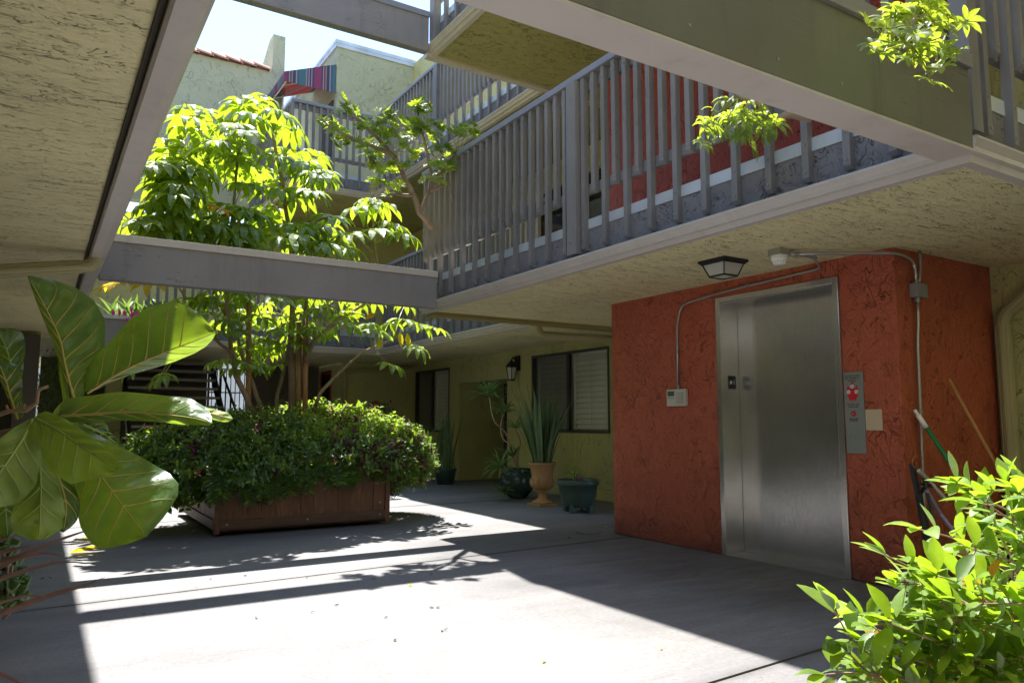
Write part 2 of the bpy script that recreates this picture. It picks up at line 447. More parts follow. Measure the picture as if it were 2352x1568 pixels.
M['lf_snake'] = leafmat('snake_plant_leaf', (.12, .21, .09), (.13, .21, .10), (.12, .22, .05), .1, .35)
M['lf_drac'] = leafmat('dracaena_leaf', (.15, .24, .09), (.18, .26, .10), (.3, .5, .1), .35, .35)
M['lf_flax'] = leafmat('flax_leaf', (.20, .125, .12), (.24, .15, .13), (.4, .15, .12), .25, .35)
M['lf_jade'] = leafmat('jade_leaf', (.14, .24, .08), (.16, .24, .1), (.2, .4, .08), .1, .3)
M['lf_far'] = leafmat('far_leaf', (.05, .11, .04), (.08, .14, .05), (.3, .5, .06), .3, .4)
M['deadl'] = M['deadleaf']
# striped canvas
t = NT('striped_canvas')
sx = t.n.new('ShaderNodeSeparateXYZ'); t.link(t.geo.outputs['Position'], sx.inputs[0])
q = t.math('FRACT', t.math('MULTIPLY', t.math('ADD', sx.outputs[0], sx.outputs[1]), 1.35))
rp = t.n.new('ShaderNodeValToRGB'); rp.color_ramp.interpolation = 'CONSTANT'
cols = [(0, (.05, .22, .28)), (.20, (.45, .45, .5)), (.23, (.22, .04, .12)), (.27, (.5, .5, .55)), (.30, (.06, .03, .14)), (.35, (.45, .42, .5)),
        (.38, (.10, .03, .12)), (.44, (.38, .03, .16)), (.66, (.06, .03, .12)), (.70, (.5, .48, .5)), (.73, (.25, .05, .10)), (.78, (.45, .35, .2)), (.81, (.05, .04, .16)), (.90, (.5, .5, .55)), (.93, (.05, .15, .22))]
e = rp.color_ramp.elements
e[0].position = 0; e[0].color = (*cols[0][1], 1); e[1].position = cols[-1][0]; e[1].color = (*cols[-1][1], 1)
for p_, c_ in cols[1:-1]: k = e.new(p_); k.color = (*c_, 1)
t.link(q, rp.inputs[0]); t.col(t.mix(.25, rp.outputs[0], (.22, .2, .26))); t.set(Roughness=.8)
ts = t.n.new('ShaderNodeBsdfTranslucent'); t.link(t.mix(.5, rp.outputs[0], (.7, .15, .05)), ts.inputs['Color'])
ms = t.n.new('ShaderNodeMixShader'); ms.inputs[0].default_value = .35
t.link(t.p.outputs[0], ms.inputs[1]); t.link(ts.outputs[0], ms.inputs[2]); t.link(ms.outputs[0], t.out.inputs['Surface'])
M['canvas'] = t.m

# ---------------------------------------------------------------- ground
Z2, Z3 = 2.37, 5.40            # soffit heights of the two upper storeys
g = MB(); g.add([(-60,-60,-.03),(60,-60,-.03),(60,80,-.03),(-60,80,-.03)], [(0,1,2,3)])
struct('ground', g, M['soil'])
# concrete slabs separated by real joints
g = MB()
jy = [-8.0, 2.50, 5.78, 9.6, 13.4, 18.2]
def jline(k, x): return jy[k] + (.06*(x-3) if 0 < k < 3 else 0)
X0, X1 = -6.0, 8.8
for k in range(len(jy)-1):
    gp = .011
    a0, a1 = jline(k, X0)+gp, jline(k, X1)+gp
    b0, b1 = jline(k+1, X0)-gp, jline(k+1, X1)-gp
    g.prism([(X0,a0,-.02),(X1,a1,-.02),(X1,b1,-.02),(X0,b0,-.02)], (0,0,.02))
struct('pavement', g, M['concrete'])

# ---------------------------------------------------------------- balconies
def pickets(root, axis, face, out, a0, a1, z0, pitch=.1305, start=0, skip=(), bolts=True, long0=0):
    """alternating long and short square balusters on the outer face of the apron; out = -1 when the outside is towards minus"""
    w, d = .044, .046
    def pic(a, long, src):
        zb = z0 + (.145 if long else .60); zt = z0 + 1.60
        if src:
            o = src.copy(); COL.objects.link(o); o.parent = root
            o.location = (0, a - src['a0'], 0) if axis == 'y' else (a - src['a0'], 0, 0)
            return o
        m = MB(); f0, f1 = face, face + out*d
        ch = .022
        if axis == 'y':
            poly = [(f0, a-w/2, zb), (f1-out*ch, a-w/2, zb), (f1, a-w/2, zb+ch), (f1, a-w/2, zt), (f0, a-w/2, zt)]
            m.prism(poly, (0, w, 0))
        else:
            poly = [(a-w/2, f0, zb), (a-w/2, f1-out*ch, zb), (a-w/2, f1, zb+ch), (a-w/2, f1, zt), (a-w/2, f0, zt)]
            m.prism(poly, (w, 0, 0))
        if bolts:
            for zz in ([z0+.20, z0+.36, z0+1.52] if long else [z0+.66, z0+1.52]):
                c = (f1, a, zz) if axis == 'y' else (a, f1, zz)
                e = (out*.006, 0, 0) if axis == 'y' else (0, out*.006, 0)
                m.tube([c, Vector(c)+Vector(e)], .007, 6, 1)
        o = obj('baluster', m, [M['baluster'], M['bolt']], root)
        o['a0'] = a
        return o
    src = {}
    n = int((a1-a0)/pitch)
    k = 0
    for i in range(n+1):
        a = a0 + i*pitch
        if any(abs(a-s) < .09 for s in skip): continue
        lg = (i + long0) % 2 == 0
        r = pic(a, lg, src.get(lg))
        if lg not in src: src[lg] = r
def run(root, axis, edge, out, a0, a1, z0, posts=(), start=None, long0=0, cap0=0, cap1=0, g0=0, g1=0, bolts=True, pit=.1305, c0=None):
    """gutter, apron, flashing, rails, posts, balusters along one edge; edge = outermost plane of the gutter"""
    def bx(name, mat, o0, o1, b0, b1, e0, e1, bev=0):
        if c0 == 'out' and b0 <= a0+.021: b0 = a0 + o0
        if c0 == 'in' and b0 <= a0+.021: b0 = a0 + .2505
        m = MB(); lo, hi = sorted((edge - out*o0, edge - out*o1))
        if axis == 'y': m.box(lo, hi, b0, b1, e0, e1)
        else: m.box(b0, b1, lo, hi, e0, e1)
        return obj(name, m, mat, root, bevel=bev)
    # gutter: an ogee profile swept along the edge
    prof = [(0.075, .0), (.13, .0), (.13, .10), (.012, .10), (0, .093), (0, .082), (.012, .072), (.03, .055), (.036, .035), (.062, .03), (.07, .012)]
    m = MB()
    A, B = a0-g0, a1+g1
    n_ = len(prof)
    p0 = [((edge-out*p, A+(p if c0 else 0), z0+q) if axis == 'y' else (A+(p if c0 else 0), edge-out*p, z0+q)) for p, q in prof]
    p1 = [((edge-out*p, B, z0+q) if axis == 'y' else (B, edge-out*p, z0+q)) for p, q in prof]
    m.add(p0+p1, [tuple(range(n_-1, -1, -1)), tuple(range(n_, 2*n_))] + [(i, (i+1)%n_, n_+(i+1)%n_, n_+i) for i in range(n_)])
    obj('gutter', m, M['gutter'], root)
    bx('apron', M['apron'], .105, .24, a0+.02, a1-.02, z0+.101, z0+.325)
    bx('flashing', M['flash'], .098, .25, a0, a1, z0+.326, z0+.405)
    bx('bottom_rail', M['baluster'], .112, .15, a0, a1, z0+.62, z0+.70)
    bx('top_rail', M['baluster'], .112, .15, a0, a1, z0+1.50, z0+1.60)
    bx('rail_cap', M['capblue'], .045, .17, a0-cap0, a1+cap1, z0+1.602, z0+1.66, .006)
    for p in posts:
        m = MB(); f = sorted((edge-out*.110, edge-out*.02))
        if axis == 'y': m.box(f[0], f[1], p-.062, p+.062, z0+.13, z0+1.60)
        else: m.box(p-.062, p+.062, f[0], f[1], z0+.13, z0+1.60)
        c = (edge-out*.02, p, z0+.24) if axis == 'y' else (p, edge-out*.02, z0+.24)
        m.tube([c, Vector(c)+(Vector((out*.008,0,0)) if axis == 'y' else Vector((0,out*.008,0)))], .013, 8, 1)
        obj('post', m, [M['baluster'], M['bolt']], root, bevel=.004)
    pickets(root, axis, edge-out*.107, out, start if start is not None else a0+.03, a1-.03, z0, pitch=pit, skip=posts, long0=long0, bolts=bolts)
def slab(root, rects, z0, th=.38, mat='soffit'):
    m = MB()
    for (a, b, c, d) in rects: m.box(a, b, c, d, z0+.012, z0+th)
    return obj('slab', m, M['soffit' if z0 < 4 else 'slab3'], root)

E2 = 3.60
# second storey, nearest balcony: runs away from us and turns the corner on the right
b = thing('balcony', (3.6, 1.7, Z2), 'grey picket balcony above the lift, with the big square post and the near corner', 'balcony', 'picket balconies round the courtyard')
slab(b, [(E2+.13, 7.05, 1.78+.05, 7.78)], Z2)
run(b, 'y', E2, -1, 1.70, 7.80, Z2, posts=(4.86,), start=1.88, long0=0, c0='out')
run(b, 'x', 1.70, -1, 3.60, 6.4, Z2, start=3.86, c0='in')
m = MB(); m.box(E2+.02, E2+.105, 1.72, 1.805, Z2+.13, Z2+1.6); obj('corner_post', m, M['baluster'], b)
m = MB(); m.box(E2+.13, 7.0, 7.62, 7.80, Z2-.03, Z2+.012); obj('soffit_trim', m, M['soffstrip'], b)
m = MB(); m.box(E2+.24, 7.0, 7.70, 7.80, Z2+.10, Z2+.39); obj('apron', m, M['apron'], b)
# second storey, set back part beyond it
b = thing('balcony', (5.25, 9, Z2), 'grey picket balcony set back behind the tan gutter, over the shuttered windows', 'balcony', 'picket balconies round the courtyard')
slab(b, [(5.38, 7.05, 7.81, 15.4)], Z2)
run(b, 'y', 5.25, -1, 7.83, 13.05, Z2, bolts=False, posts=(10.5,))
# second storey, across the far end
b = thing('balcony', (2.5, 13.05, Z2), 'grey picket balcony across the far end, behind the tree trunks', 'balcony', 'picket balconies round the courtyard')
slab(b, [(-.2, 5.37, 13.18, 17.2)], Z2)
run(b, 'x', 13.05, -1, 1.35, 5.25, Z2, bolts=False, start=1.40)
# third storey above the nearest balcony
b = thing('balcony', (3.6, 5, Z3), 'third storey balcony with olive underside jutting into the sky', 'balcony', 'picket balconies round the courtyard')
slab(b, [(E2+.13, 7.05, -3, 7.66)], Z3)
run(b, 'y', E2, -1, -3.0, 7.70, Z3, posts=(7.52,), start=-2.9)
m = MB(); m.box(E2+.02, 7.0, 7.62, 7.72, Z3-.02, Z3+.10); obj('edge_board', m, M['gutter'], b)
# third storey, set back
b = thing('balcony', (5.25, 9, Z3), 'third storey picket balcony set back, its pickets warm with sun', 'balcony', 'picket balconies round the courtyard')
slab(b, [(5.38, 7.05, 7.73, 15.55)], Z3)
run(b, 'y', 5.22, -1, 7.73, 13.35, Z3, posts=(10.75,), bolts=False)
# third storey, far end
b = thing('balcony', (4.4, 13.4, Z3), 'third storey picket balcony at the far end, below the striped awning', 'balcony', 'picket balconies round the courtyard')
slab(b, [(3.73, 5.35, 13.48, 17.0)], Z3)
run(b, 'x', 13.35, -1, 3.60, 5.22, Z3, bolts=False, start=3.67, c0='out')
run(b, 'y', 3.60, -1, 13.35, 16.9, Z3, bolts=False, c0='in', start=13.5)

# ---------------------------------------------------------------- left wing: soffit, edge trim, upper storey
b = thing('apartment_wing', (-3, 8, 0), 'olive stucco wing overhead on the left with a long pale edge beam', 'building')
m = MB(); m.box(-6, .255, -4, 21, Z2+.05, Z2+.36); obj('soffit', m, M['soffit'], b)
m = MB(); m.box(.243, .262, -4, 21, Z2+.035, Z2+.30); obj('gap_strip', m, M['darkgap'], b)  # dark-coloured strip standing for the shaded gap beside the edge beam
m = MB()
m.prism([(.264,-4,Z2+.012),(.275,-4,Z2),(.335,-4,Z2),(.365,-4,Z2+.014),(.385,-4,Z2+.04),(.385,-4,Z2+.42),(.264,-4,Z2+.42)], (0, 25, 0))
obj('edge_beam', m, M['gutter'], b)
m = MB(); m.box(-6, -5.8, -4, 21, 0, Z2+.05); m.box(-5.8, -.02, 12.62, 12.8, 0, Z2+.05, 0); obj('wall', m, M['wall'], b)
m = MB(); m.box(-6, .72, 5.55, 22, Z3, Z3+.5); obj('upper_slab', m, M['gutter'], b)
m = MB(); m.box(-6, -1.2, 3.0, 22, Z2+.37, Z3-.003); m.box(-6, -1.2, 5.6, 22, Z3+.503, Z3+3.2); obj('upper_wall', m, M['wall'], b)
# dark glazed panel standing in that wing
wf = MB()
yq = 12.56
xr = .0
for (a, c, e, f) in ((-1.55, -1.42, .35, 2.36), (xr-.30, xr-.02, .35, 2.36), (-1.42, xr-.30, 2.12, 2.36), (-1.42, xr-.30, .35, .58)):
    wf.box(a, c, yq-.06, yq+.05, e, f)
w_ = obj('window', wf, M['brown'], b, bevel=.006)
m = MB(); m.box(-1.42, xr-.30, yq-.01, yq+.01, .58, 2.12); obj('pane', m, M['glassdark'], w_)
# downspout crossing under the left soffit
def spout(name, pts, label, w=.075, t=.05, grp=None, ribs=True, cat='downspout', mat='downspout'):
    """ribbed rectangular pipe through the given points; the elbow pieces carry crimp rings"""
    r = thing(name, pts[0], label, cat, grp)
    P = [Vector(p) for p in pts]
    # round the corners
    Q = [P[0]]
    seg = []
    for i in range(1, len(P)-1):
        a = (P[i-1]-P[i]).normalized(); c = (P[i+1]-P[i]).normalized()
        d = min(.09, (P[i-1]-P[i]).length*.45, (P[i+1]-P[i]).length*.45)
        s0 = len(Q)
        for k in range(6):
            u = k/5
            Q.append((P[i]+a*d)*(1-u)**2 + P[i]*2*u*(1-u) + (P[i]+c*d)*u*u)
        seg.append((s0, len(Q)))
    Q.append(P[-1])
    m = MB(); m.tube(Q, w*.56, 12, 0, True)
    # flutes along the pipe
    o = obj('pipe', m, M[mat], r)
    for (s0, s1) in seg:
        e = MB()
        for k in range(s0, s1-1):
            for u in (.0, .5):
                c = Q[k].lerp(Q[k+1], u); d = (Q[k+1]-Q[k]).normalized()
                e.tube([c-d*.004, c+d*.004], w*.60, 12)
        obj('elbow', e, M[mat], r)
    if ribs:
        f = MB()
        for i in range(len(P)-1):
            d = (P[i+1]-P[i])
            if d.length < .3: continue
            dn = d.normalized(); up = Vector((0,0,1)) if abs(dn.z) < .8 else Vector((1,0,0))
            sd = dn.cross(up).normalized(); up = sd.cross(dn)
            for k in range(8):
                an = 2*math.pi*k/8
                off = (up*math.cos(an)+sd*math.sin(an))*w*.55
                f.tube([P[i]+dn*.08+off, P[i+1]-dn*.08+off], .006, 5)
        obj('rib', f, M[mat], r)
    return r
spout('downspout', [(-.9, 6.4, 2.10), (.29, 6.4, 2.31), (.31, 6.4, 2.41)], 'ribbed tan drainpipe crossing under the left soffit', .085)
spout('downspout', [(5.33, 7.9, 2.46), (5.36, 7.9, 2.245), (7.1, 7.9, 2.26)], 'ribbed tan drainpipe under the gutter end, left of the red lift housing', .085)
spout('downspout', [(7.0, 15.33, 2.34), (5.46, 15.33, 2.20), (5.46, 15.33, 0)], 'olive drainpipe bending down the far olive wall', .08)
spout('downspout', [(6.37, 2.45, 2.34), (6.40, 2.93, 1.98), (6.40, 2.93, .0)], 'tan drainpipe down the right wall behind the broom handle', .095)

# rear wing behind the viewpoint, closing the court
b = thing('rear_wing', (0, -4, 0), 'olive stucco wing closing the court behind the viewpoint', 'building')
m = MB(); m.box(-6, 9, -4.2, -4.0, 0, 8.8); obj('wall', m, M['wall'], b)
m = MB(); m.box(-5.8, 3.3, -4.0, -2.2, Z2+.02, Z2+.4); m.box(-5.8, 3.3, -4.0, -2.2, Z3+.02, Z3+.4); obj('slab', m, M['soffit'], b)

# ---------------------------------------------------------------- timber beams
V_ = Vector
def beam(label, x0, x1, y0, y1, z0, z1, mat, capm='gutter', capo=.02):
    r = thing('beam', (x0, y0, z0), label, 'beam', 'timber beams crossing the court')
    nb = MB(); rn_ = random.Random(int(abs(y0)*100))
    for k in range(int((x1-x0)/.42)):
        c_ = V_((x0+.2+.42*k+rn_.uniform(-.06,.06), y0, z0+rn_.choice((.07, .07, z1-z0-.11)))); nb.tube([c_, c_+V_((0,-.003,0))], .006, 6)
    obj('nail', nb, M['bolt'], r)
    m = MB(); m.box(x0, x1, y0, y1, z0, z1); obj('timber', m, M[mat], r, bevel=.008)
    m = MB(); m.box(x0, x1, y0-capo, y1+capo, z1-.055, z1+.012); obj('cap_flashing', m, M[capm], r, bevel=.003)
    return r
beam('grey timber beam with a pale cap crossing at mid height before the tree', .385, 3.62, 7.31, 7.42, Z2, 2.765, 'beam')
beam('blue-grey timber beam high up against the sky', .73, 3.60, 7.55, 7.66, Z3, 5.86, 'beam', 'capblue')
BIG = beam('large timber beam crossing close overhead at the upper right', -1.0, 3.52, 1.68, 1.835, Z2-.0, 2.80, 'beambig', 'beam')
m = MB(); m.box(-1.0, 3.519, 1.676, 1.839, Z2-.012, Z2+.002); obj('lit_underside', m, M['gutter'], BIG, bevel=.004)  # added pale board; light bounced up from the ground put into its colour
r = thing('beam', (.6, 13.0, 2.2), 'short grey beam far behind the big fig leaves', 'beam', 'timber beams crossing the court')
m = MB(); m.box(.386, 1.34, 13.02, 13.14, 2.22, 2.72); obj('timber', m, M['beam'], r)
m = MB(); m.box(.386, 1.34, 12.99, 13.17, 2.722, 2.775); obj('cap_flashing', m, M['flash'], r)

# ---------------------------------------------------------------- right building: walls, windows, doors
b = thing('apartment_building', (7.05, 8, 0), 'olive stucco apartment building with shuttered windows under the right balconies', 'building')
wm = MB()
WX = 7.05
H = Z2+.05
def wallx(x, y0, y1, z0, z1, holes, th=.18):
    """wall in a plane of constant x with rectangular holes [(ya, yb, za, zb)] sorted by y"""
    y = y0
    for (a, c, e, f) in holes:
        wm.box(x, x+th, y, a, z0, z1)
        if e > z0: wm.box(x, x+th, a, c, z0, e)
        if f < z1: wm.box(x, x+th, a, c, f, z1)
        y = c
    wm.box(x, x+th, y, y1, z0, z1)
WIN1 = (8.56, 10.60, .97, 2.245); WIN2 = (13.62, 15.24, .93, 2.235); REC = (11.40, 13.20, 0, 1.90)
wallx(WX, 6.16, 15.4, 0, H, [WIN1, REC, WIN2])
# recessed entry
wm.box(WX+.18, WX+1.5, 13.2, 13.35, 0, 1.9); wm.box(WX+.18, WX+1.5, 11.25, 11.4, 0, 1.9)
wm.box(WX+1.5, WX+1.6, 11.25, 13.35, 0, 1.9); wm.box(WX+.18, WX+1.6, 11.25, 13.35, 1.9, 2.0)
wm.box(5.42, WX, 15.4, 15.55, 0, H)
wallx(5.42, 15.55, 17.0, 0, H, [(16.15, 16.72, 0, 2.22)])
# upper storey walls (seen between the pickets) and top storey
wallx(WX, -3, 17, Z2+.30, Z3+.05, [(8.3, 10.4, 3.6, 5.0), (13.6, 15.2, 3.6, 5.0)])
wm.box(WX+.0, WX+.18, -3, 15.6, Z3+.4, 9.5)
wm.box(6.452, 6.63, -3, 3.4, 0, H)
wm.box(5.42, WX, 15.6, 15.75, Z2+.3, Z3+.05); wm.box(5.30, 5.42, 15.6, 17.2, Z2+.3, Z3+.05)
obj('wall', wm, M['wall'], b)
def shutter_window(y0, y1, z0, z1, x, litleft=True, tilt=35):
    fr = MB(); t = .035
    fr.box(x-.012, x+.06, y0, y0+t, z0, z1); fr.box(x-.012, x+.06, y1-t, y1, z0, z1)
    fr.box(x-.012, x+.06, y0+t, y1-t, z0, z0+t); fr.box(x-.012, x+.06, y0+t, y1-t, z1-t, z1)
    ym = (y0+y1)/2
    fr.box(x-.008, x+.05, ym-.028, ym+.028, z0+t, z1-t)
    w = obj('window', fr, M['frame'], b)
    g = MB(); g.box(x+.02, x+.026, y0+t, ym-.028, z0+t, z1-t); g.box(x+.03, x+.036, ym+.028, y1-t, z0+t, z1-t)
    obj('pane', g, M['glassclear'], w)
    g = MB(); g.box(x-.004, x-.002, ym+.028, y1-t, z0+t, z1-t); obj('insect_screen', g, M['screen'], w)
    # plantation shutters inside
    s = MB()
    for (a, c) in ((y0+.05, ym-.04), (ym+.04, y1-.05)):
        s.box(x+.08, x+.11, a, a+.05, z0+.04, z1-.04); s.box(x+.08, x+.11, c-.05, c, z0+.04, z1-.04)
        z = z0+.06
        while z < z1-.09:
            dz = .045
            s.prism([(x+.075, a+.05, z), (x+.083, a+.05, z), (x+.128, a+.05, z+.070), (x+.120, a+.05, z+.070)], (0, c-a-.10, 0))
            z += .082
        s.box(x+.068, x+.074, (a+c)/2-.006, (a+c)/2+.006, z0+.08, z1-.1)
    obj('shutter', s, M['white'], w)
    d = MB(); d.box(x+.14, x+.17, y0, y1, z0, z1); obj('room_back', d, M['white'], w)
shutter_window(*WIN1, WX); shutter_window(*WIN2, WX)
for (a, c) in ((8.3, 10.4), (13.6, 15.2)):
    m = MB(); m.box(WX+.05, WX+.07, a, c, 3.6, 5.0); p_ = obj('window', m, M['glassdark'], b)
d = MB(); d.box(WX+1.40, WX+1.44, 11.55, 12.45, 0, 1.86); dd_ = obj('door', d, M['brown'], b)
d = MB(); d.box(WX+.45, WX+.49, 11.41, 12.25, 0.01, 1.86); d_ = obj('security_door', d, M['black'], b)
d = MB(); d.box(5.50, 5.53, 16.16, 16.71, 0, 2.2); d_ = obj('door', d, M['black'], b)
d = MB(); d.box(5.40, 5.50, 16.10, 16.16, 0, 2.24); d.box(5.40, 5.50, 16.72, 16.78, 0, 2.24); d.box(5.40, 5.50, 16.10, 16.78, 2.20, 2.26)
obj('door_frame', d, M['inkred'] if False else M['redpot'], d_)

# far wall, dark brown
b2 = thing('far_wing', (4.6, 17, 0), 'dark brown wall behind the tree trunks at the far end', 'building')
m = MB(); m.box(3.86, 5.6, 17.0, 17.15, 0, Z2+.05); obj('wall', m, M['brownwall'], b2)
m = MB(); m.box(-3, 5.41, 17.0, 17.2, Z2+.3, Z3+.03); obj('upper_wall', m, M['wall'], b2)
m = MB(); m.box(1.05, 1.32, 15.8, 16.1, 0, Z2+.05); tag(obj('column', m, M['wall']), 'square olive column left of the staircase', 'column')

# roof buildings of the top storey
b3 = thing('rooftop_block', (6, 16, Z3), 'flat-topped pale olive stucco block with metal coping, right of the awning', 'building')
m = MB(); m.box(5.2, 7.05, 15.6, 21, Z3+.02, 9.50); obj('wall', m, M['wallsun'], b3)
m = MB(); m.box(5.15, 7.10, 15.55, 21.05, 9.50, 9.58); m.box(5.16, 5.2, 15.56, 21, 9.42, 9.5); m.box(5.2, 7.09, 15.56, 15.6, 9.42, 9.5); obj('coping', m, M['flash'], b3)
m = MB(); m.box(7.23, 9.0, 10.5, 15.59, 9.3, 9.66); obj('side_parapet', m, M['wallsun'], b3)
m = MB(); m.box(5.17, 5.2, 15.75, 16.6, Z3+.5, 8.25); dd3 = obj('door', m, M['darkgap'], b3)
b4 = thing('tile_roof_block', (1, 18, Z3), 'pale stucco wall with a row of clay tiles and a sloped parapet end', 'building')
m = MB(); m.box(-4, 4.5, 17.3, 17.6, Z3+.4, 9.28)
m.prism([(4.22, 17.3, 9.28), (4.5, 17.3, 9.28), (4.5, 17.3, 10.22), (4.22, 17.3, 10.22)], (0, .35, 0))
m.prism([(4.22, 17.65, 9.0), (4.22, 17.65, 10.22), (4.22, 19.4, 9.3), (4.22, 19.4, 9.0)], (.28, 0, 0))
obj('wall', m, M['wallsun'], b4)
m = MB()
for i in range(26):
    x = 4.15 - i*.31
    a = []
    for k in range(7):
        an = math.pi*k/6
        a.append((x, 17.4-.16*math.cos(an), 9.29+.10*math.sin(an) + .02))
    for k in range(6):
        pass
    # half round tile, one end lifted over the next
    vs, fs = [], []
    for j, (dx_, dz_, rr) in enumerate(((0, 0, 1.0), (-.36, .045, 1.12))):
        for k in range(9):
            an = math.pi*k/8
            vs.append((x+dx_, 17.36-.17*rr*math.cos(an), 9.27+dz_+.12*rr*math.sin(an)))
    fs = [(k, k+1, 10+k, 9+k) for k in range(8)] + [tuple(range(9)), tuple(range(17, 8, -1))]
    m.add(vs, fs)
obj('roof_tiles', m, M['tile'], b4)

# awning
a_ = thing('awning', (5.2, 16, 8.4), 'striped canvas awning in teal, magenta and purple between the rooftop walls', 'awning')
m = MB(); x0, x1, y0, y1 = 4.08, 5.19, 15.62, 17.28
m.add([(x0,y0,8.58),(x1,y0,9.02),(x1,y1,9.02),(x0,y1,8.58)], [(0,1,2,3)])
m.add([(x0,y0,8.36),(x1,y0,8.36),(x1,y0,9.02),(x0,y0,8.58)], [(0,1,2,3)])
m.add([(x0-.01,y0,8.36),(x0-.01,y0,8.58),(x0-.01,y1,8.58),(x0-.01,y1,8.36)], [(0,1,2,3)])
o = obj('canvas', m, M['canvas'], a_)
sd = o.modifiers.new('s', 'SOLIDIFY'); sd.thickness = .006
m = MB()
for y in (15.64, 16.4, 17.2): m.tube([(x0+.02,y,8.56),(x1-.02,y,8.98)], .015, 6)
m.tube([(x0+.03,15.64,8.37),(x0+.03,17.2,8.37)], .015, 6); m.tube([(x0+.03,15.64,8.37),(x0+.03,15.64,8.57)], .015, 6)
m.tube([(x0+.3,16.9,5.9),(x0+.3,16.9,8.6)], .02, 6)
obj('frame', m, M['white'], a_)
# ---------------------------------------------------------------- lift housing
LX, LY0, LY1 = 5.10, 3.02, 6.15
e_ = thing('elevator_shaft', (LX, LY0, 0), 'red stucco lift housing with a brushed steel sliding door', 'elevator')
m = MB()
DY0, DY1, DZ = 3.495, 4.66, 2.215
m.box(LX, LX+.22, LY0, DY0-.03, 0, Z2+.04); m.box(LX, LX+.22, DY1+.03, LY1, 0, Z2+.04); m.box(LX, LX+.22, DY0-.03, DY1+.03, DZ+.03, Z2+.04)
m.box(LX+.22, 6.45, LY0, LY0+.2, 0, Z2+.04); m.box(LX+.22, 6.45, LY1-.2, LY1, 0, Z2+.04)
o = obj('wall', m, M['red'], e_, bevel=.012)
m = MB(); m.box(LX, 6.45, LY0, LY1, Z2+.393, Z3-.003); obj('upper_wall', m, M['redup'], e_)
m = MB(); t_ = .05
m.box(LX-.012, LX+.215, DY0-.03, DY0+.02, 0, DZ+.03); m.box(LX-.012, LX+.215, DY1-.02, DY1+.03, 0, DZ+.03)
m.box(LX-.012, LX+.215, DY0+.02, DY1-.02, DZ-.02, DZ+.03)
obj('door_frame', m, M['steel'], e_, bevel=.004)
m = MB(); m.box(LX+.216, LX+.25, DY0-.02, DY1+.02, 0.012, DZ+.02)
obj('door', m, M['steel'], e_)
m = MB(); m.box(LX-.02, LX+.21, DY0, DY1, 0, .012); obj('sill', m, M['bolt'], e_)
m = MB(); m.box(LX+.005, LX+.21, DY0+.021, DY1-.021, DZ-.028, DZ-.021); obj('head_trim', m, M['steel'], e_)
# storey sign on the left return of the frame: star and 1
fy = DY1-.0215
m = MB(); m.box(LX+.075, LX+.165, fy-.004, fy, 1.435, 1.55); sg = obj('floor_sign', m, M['inkblk'], e_)
m = MB(); pts = []
for k in range(10):
    an = math.pi/2 + math.pi*k/5; rr = .023 if k % 2 == 0 else .0095
    pts.append((LX+.103+rr*math.cos(an), fy-.0045, 1.492+rr*math.sin(an)))
m.prism(pts, (0, -.001, 0)); obj('star', m, M['inkwht'], sg)
text('numeral', '1', (LX+.142, fy-.0045, 1.474), (R(90), 0, 0), .056, M['inkwht'], sg)
# call panel
PY0, PY1, PZ0, PZ1 = 3.295, 3.452, .915, 1.513
m = MB(); m.box(LX-.010, LX-.002, PY0, PY1, PZ0, PZ1); cp = obj('call_panel', m, M['panelsteel'], e_, bevel=.002)
px_, pyc = LX-.0105, (PY0+PY1)/2+.008
rotw = (R(90), 0, R(-90))
text('lettering', 'IN CASE OF FIRE\nUSE STAIRWAY\nFOR EXIT', (px_, pyc, 1.478), rotw, .0165, M['inkblk'], cp, sp=1.1)
text('lettering', 'DO NOT USE\nELEVATOR', (px_, pyc, 1.268), rotw, .0165, M['inkblk'], cp, sp=1.1)
text('lettering', 'FIREFIGHTERS SERVICE\nIN CASE OF FIRE\nAUTHORIZED ONLY', (px_, pyc, 1.166), rotw, .0078, M['inkblk'], cp)
m = MB()
def leafshape(cy, z0, z1, w, lean=0):
    a, c = [], []
    for i in range(9):
        u = i/8; ww = w*math.sin(math.pi*u)**.8
        a.append((px_, cy+lean*u+ww, z0+(z1-z0)*u)); c.append((px_, cy+lean*u-ww, z0+(z1-z0)*u))
    return a + c[::-1][1:-1]
m.prism(leafshape(pyc, 1.29, 1.445, .020), (-.001, 0, 0)); m.prism(leafshape(pyc+.018, 1.295, 1.415, .017, .018), (-.0012, 0, 0)); m.prism(leafshape(pyc-.018, 1.295, 1.415, .017, -.018), (-.0014, 0, 0))
obj('fire_emblem', m, M['inkred'], cp)
m = MB()
for (dy, z) in ((0, 1.405), (.031, 1.365), (-.031, 1.365)): m.tube([(px_-.0015, pyc+dy, z), (px_-.003, pyc+dy, z)], .0145, 16)
em = obj('emblem_disc', m, M['inkwht'], cp)
m = MB()
for (dy, z) in ((0, 1.405), (.031, 1.365), (-.031, 1.365)):
    m.tube([(px_-.0034, pyc+dy-.007, z-.008), (px_-.0034, pyc+dy+.006, z+.008)], .0014, 4); m.tube([(px_-.0034, pyc+dy+.007, z-.003), (px_-.0034, pyc+dy-.005, z+.001)], .0012, 4)
obj('emblem_mark', m, M['inkblk'], em)
m = MB(); m.tube([(px_, pyc, 1.205), (px_-.003, pyc, 1.205)], .021, 20); ks = obj('key_switch', m, M['inkred'], cp)
m = MB(); m.tube([(px_-.003, pyc, 1.205), (px_-.009, pyc, 1.205)], .0095, 16); obj('key_barrel', m, M['bolt'], ks)
for z in (1.075, 1.02):
    m = MB(); m.tube([(px_, pyc, z), (px_-.004, pyc, z)], .016, 20); m.tube([(px_-.004, pyc, z), (px_-.010, pyc, z)], .012, 20); obj('call_button', m, M['conduit'], cp)
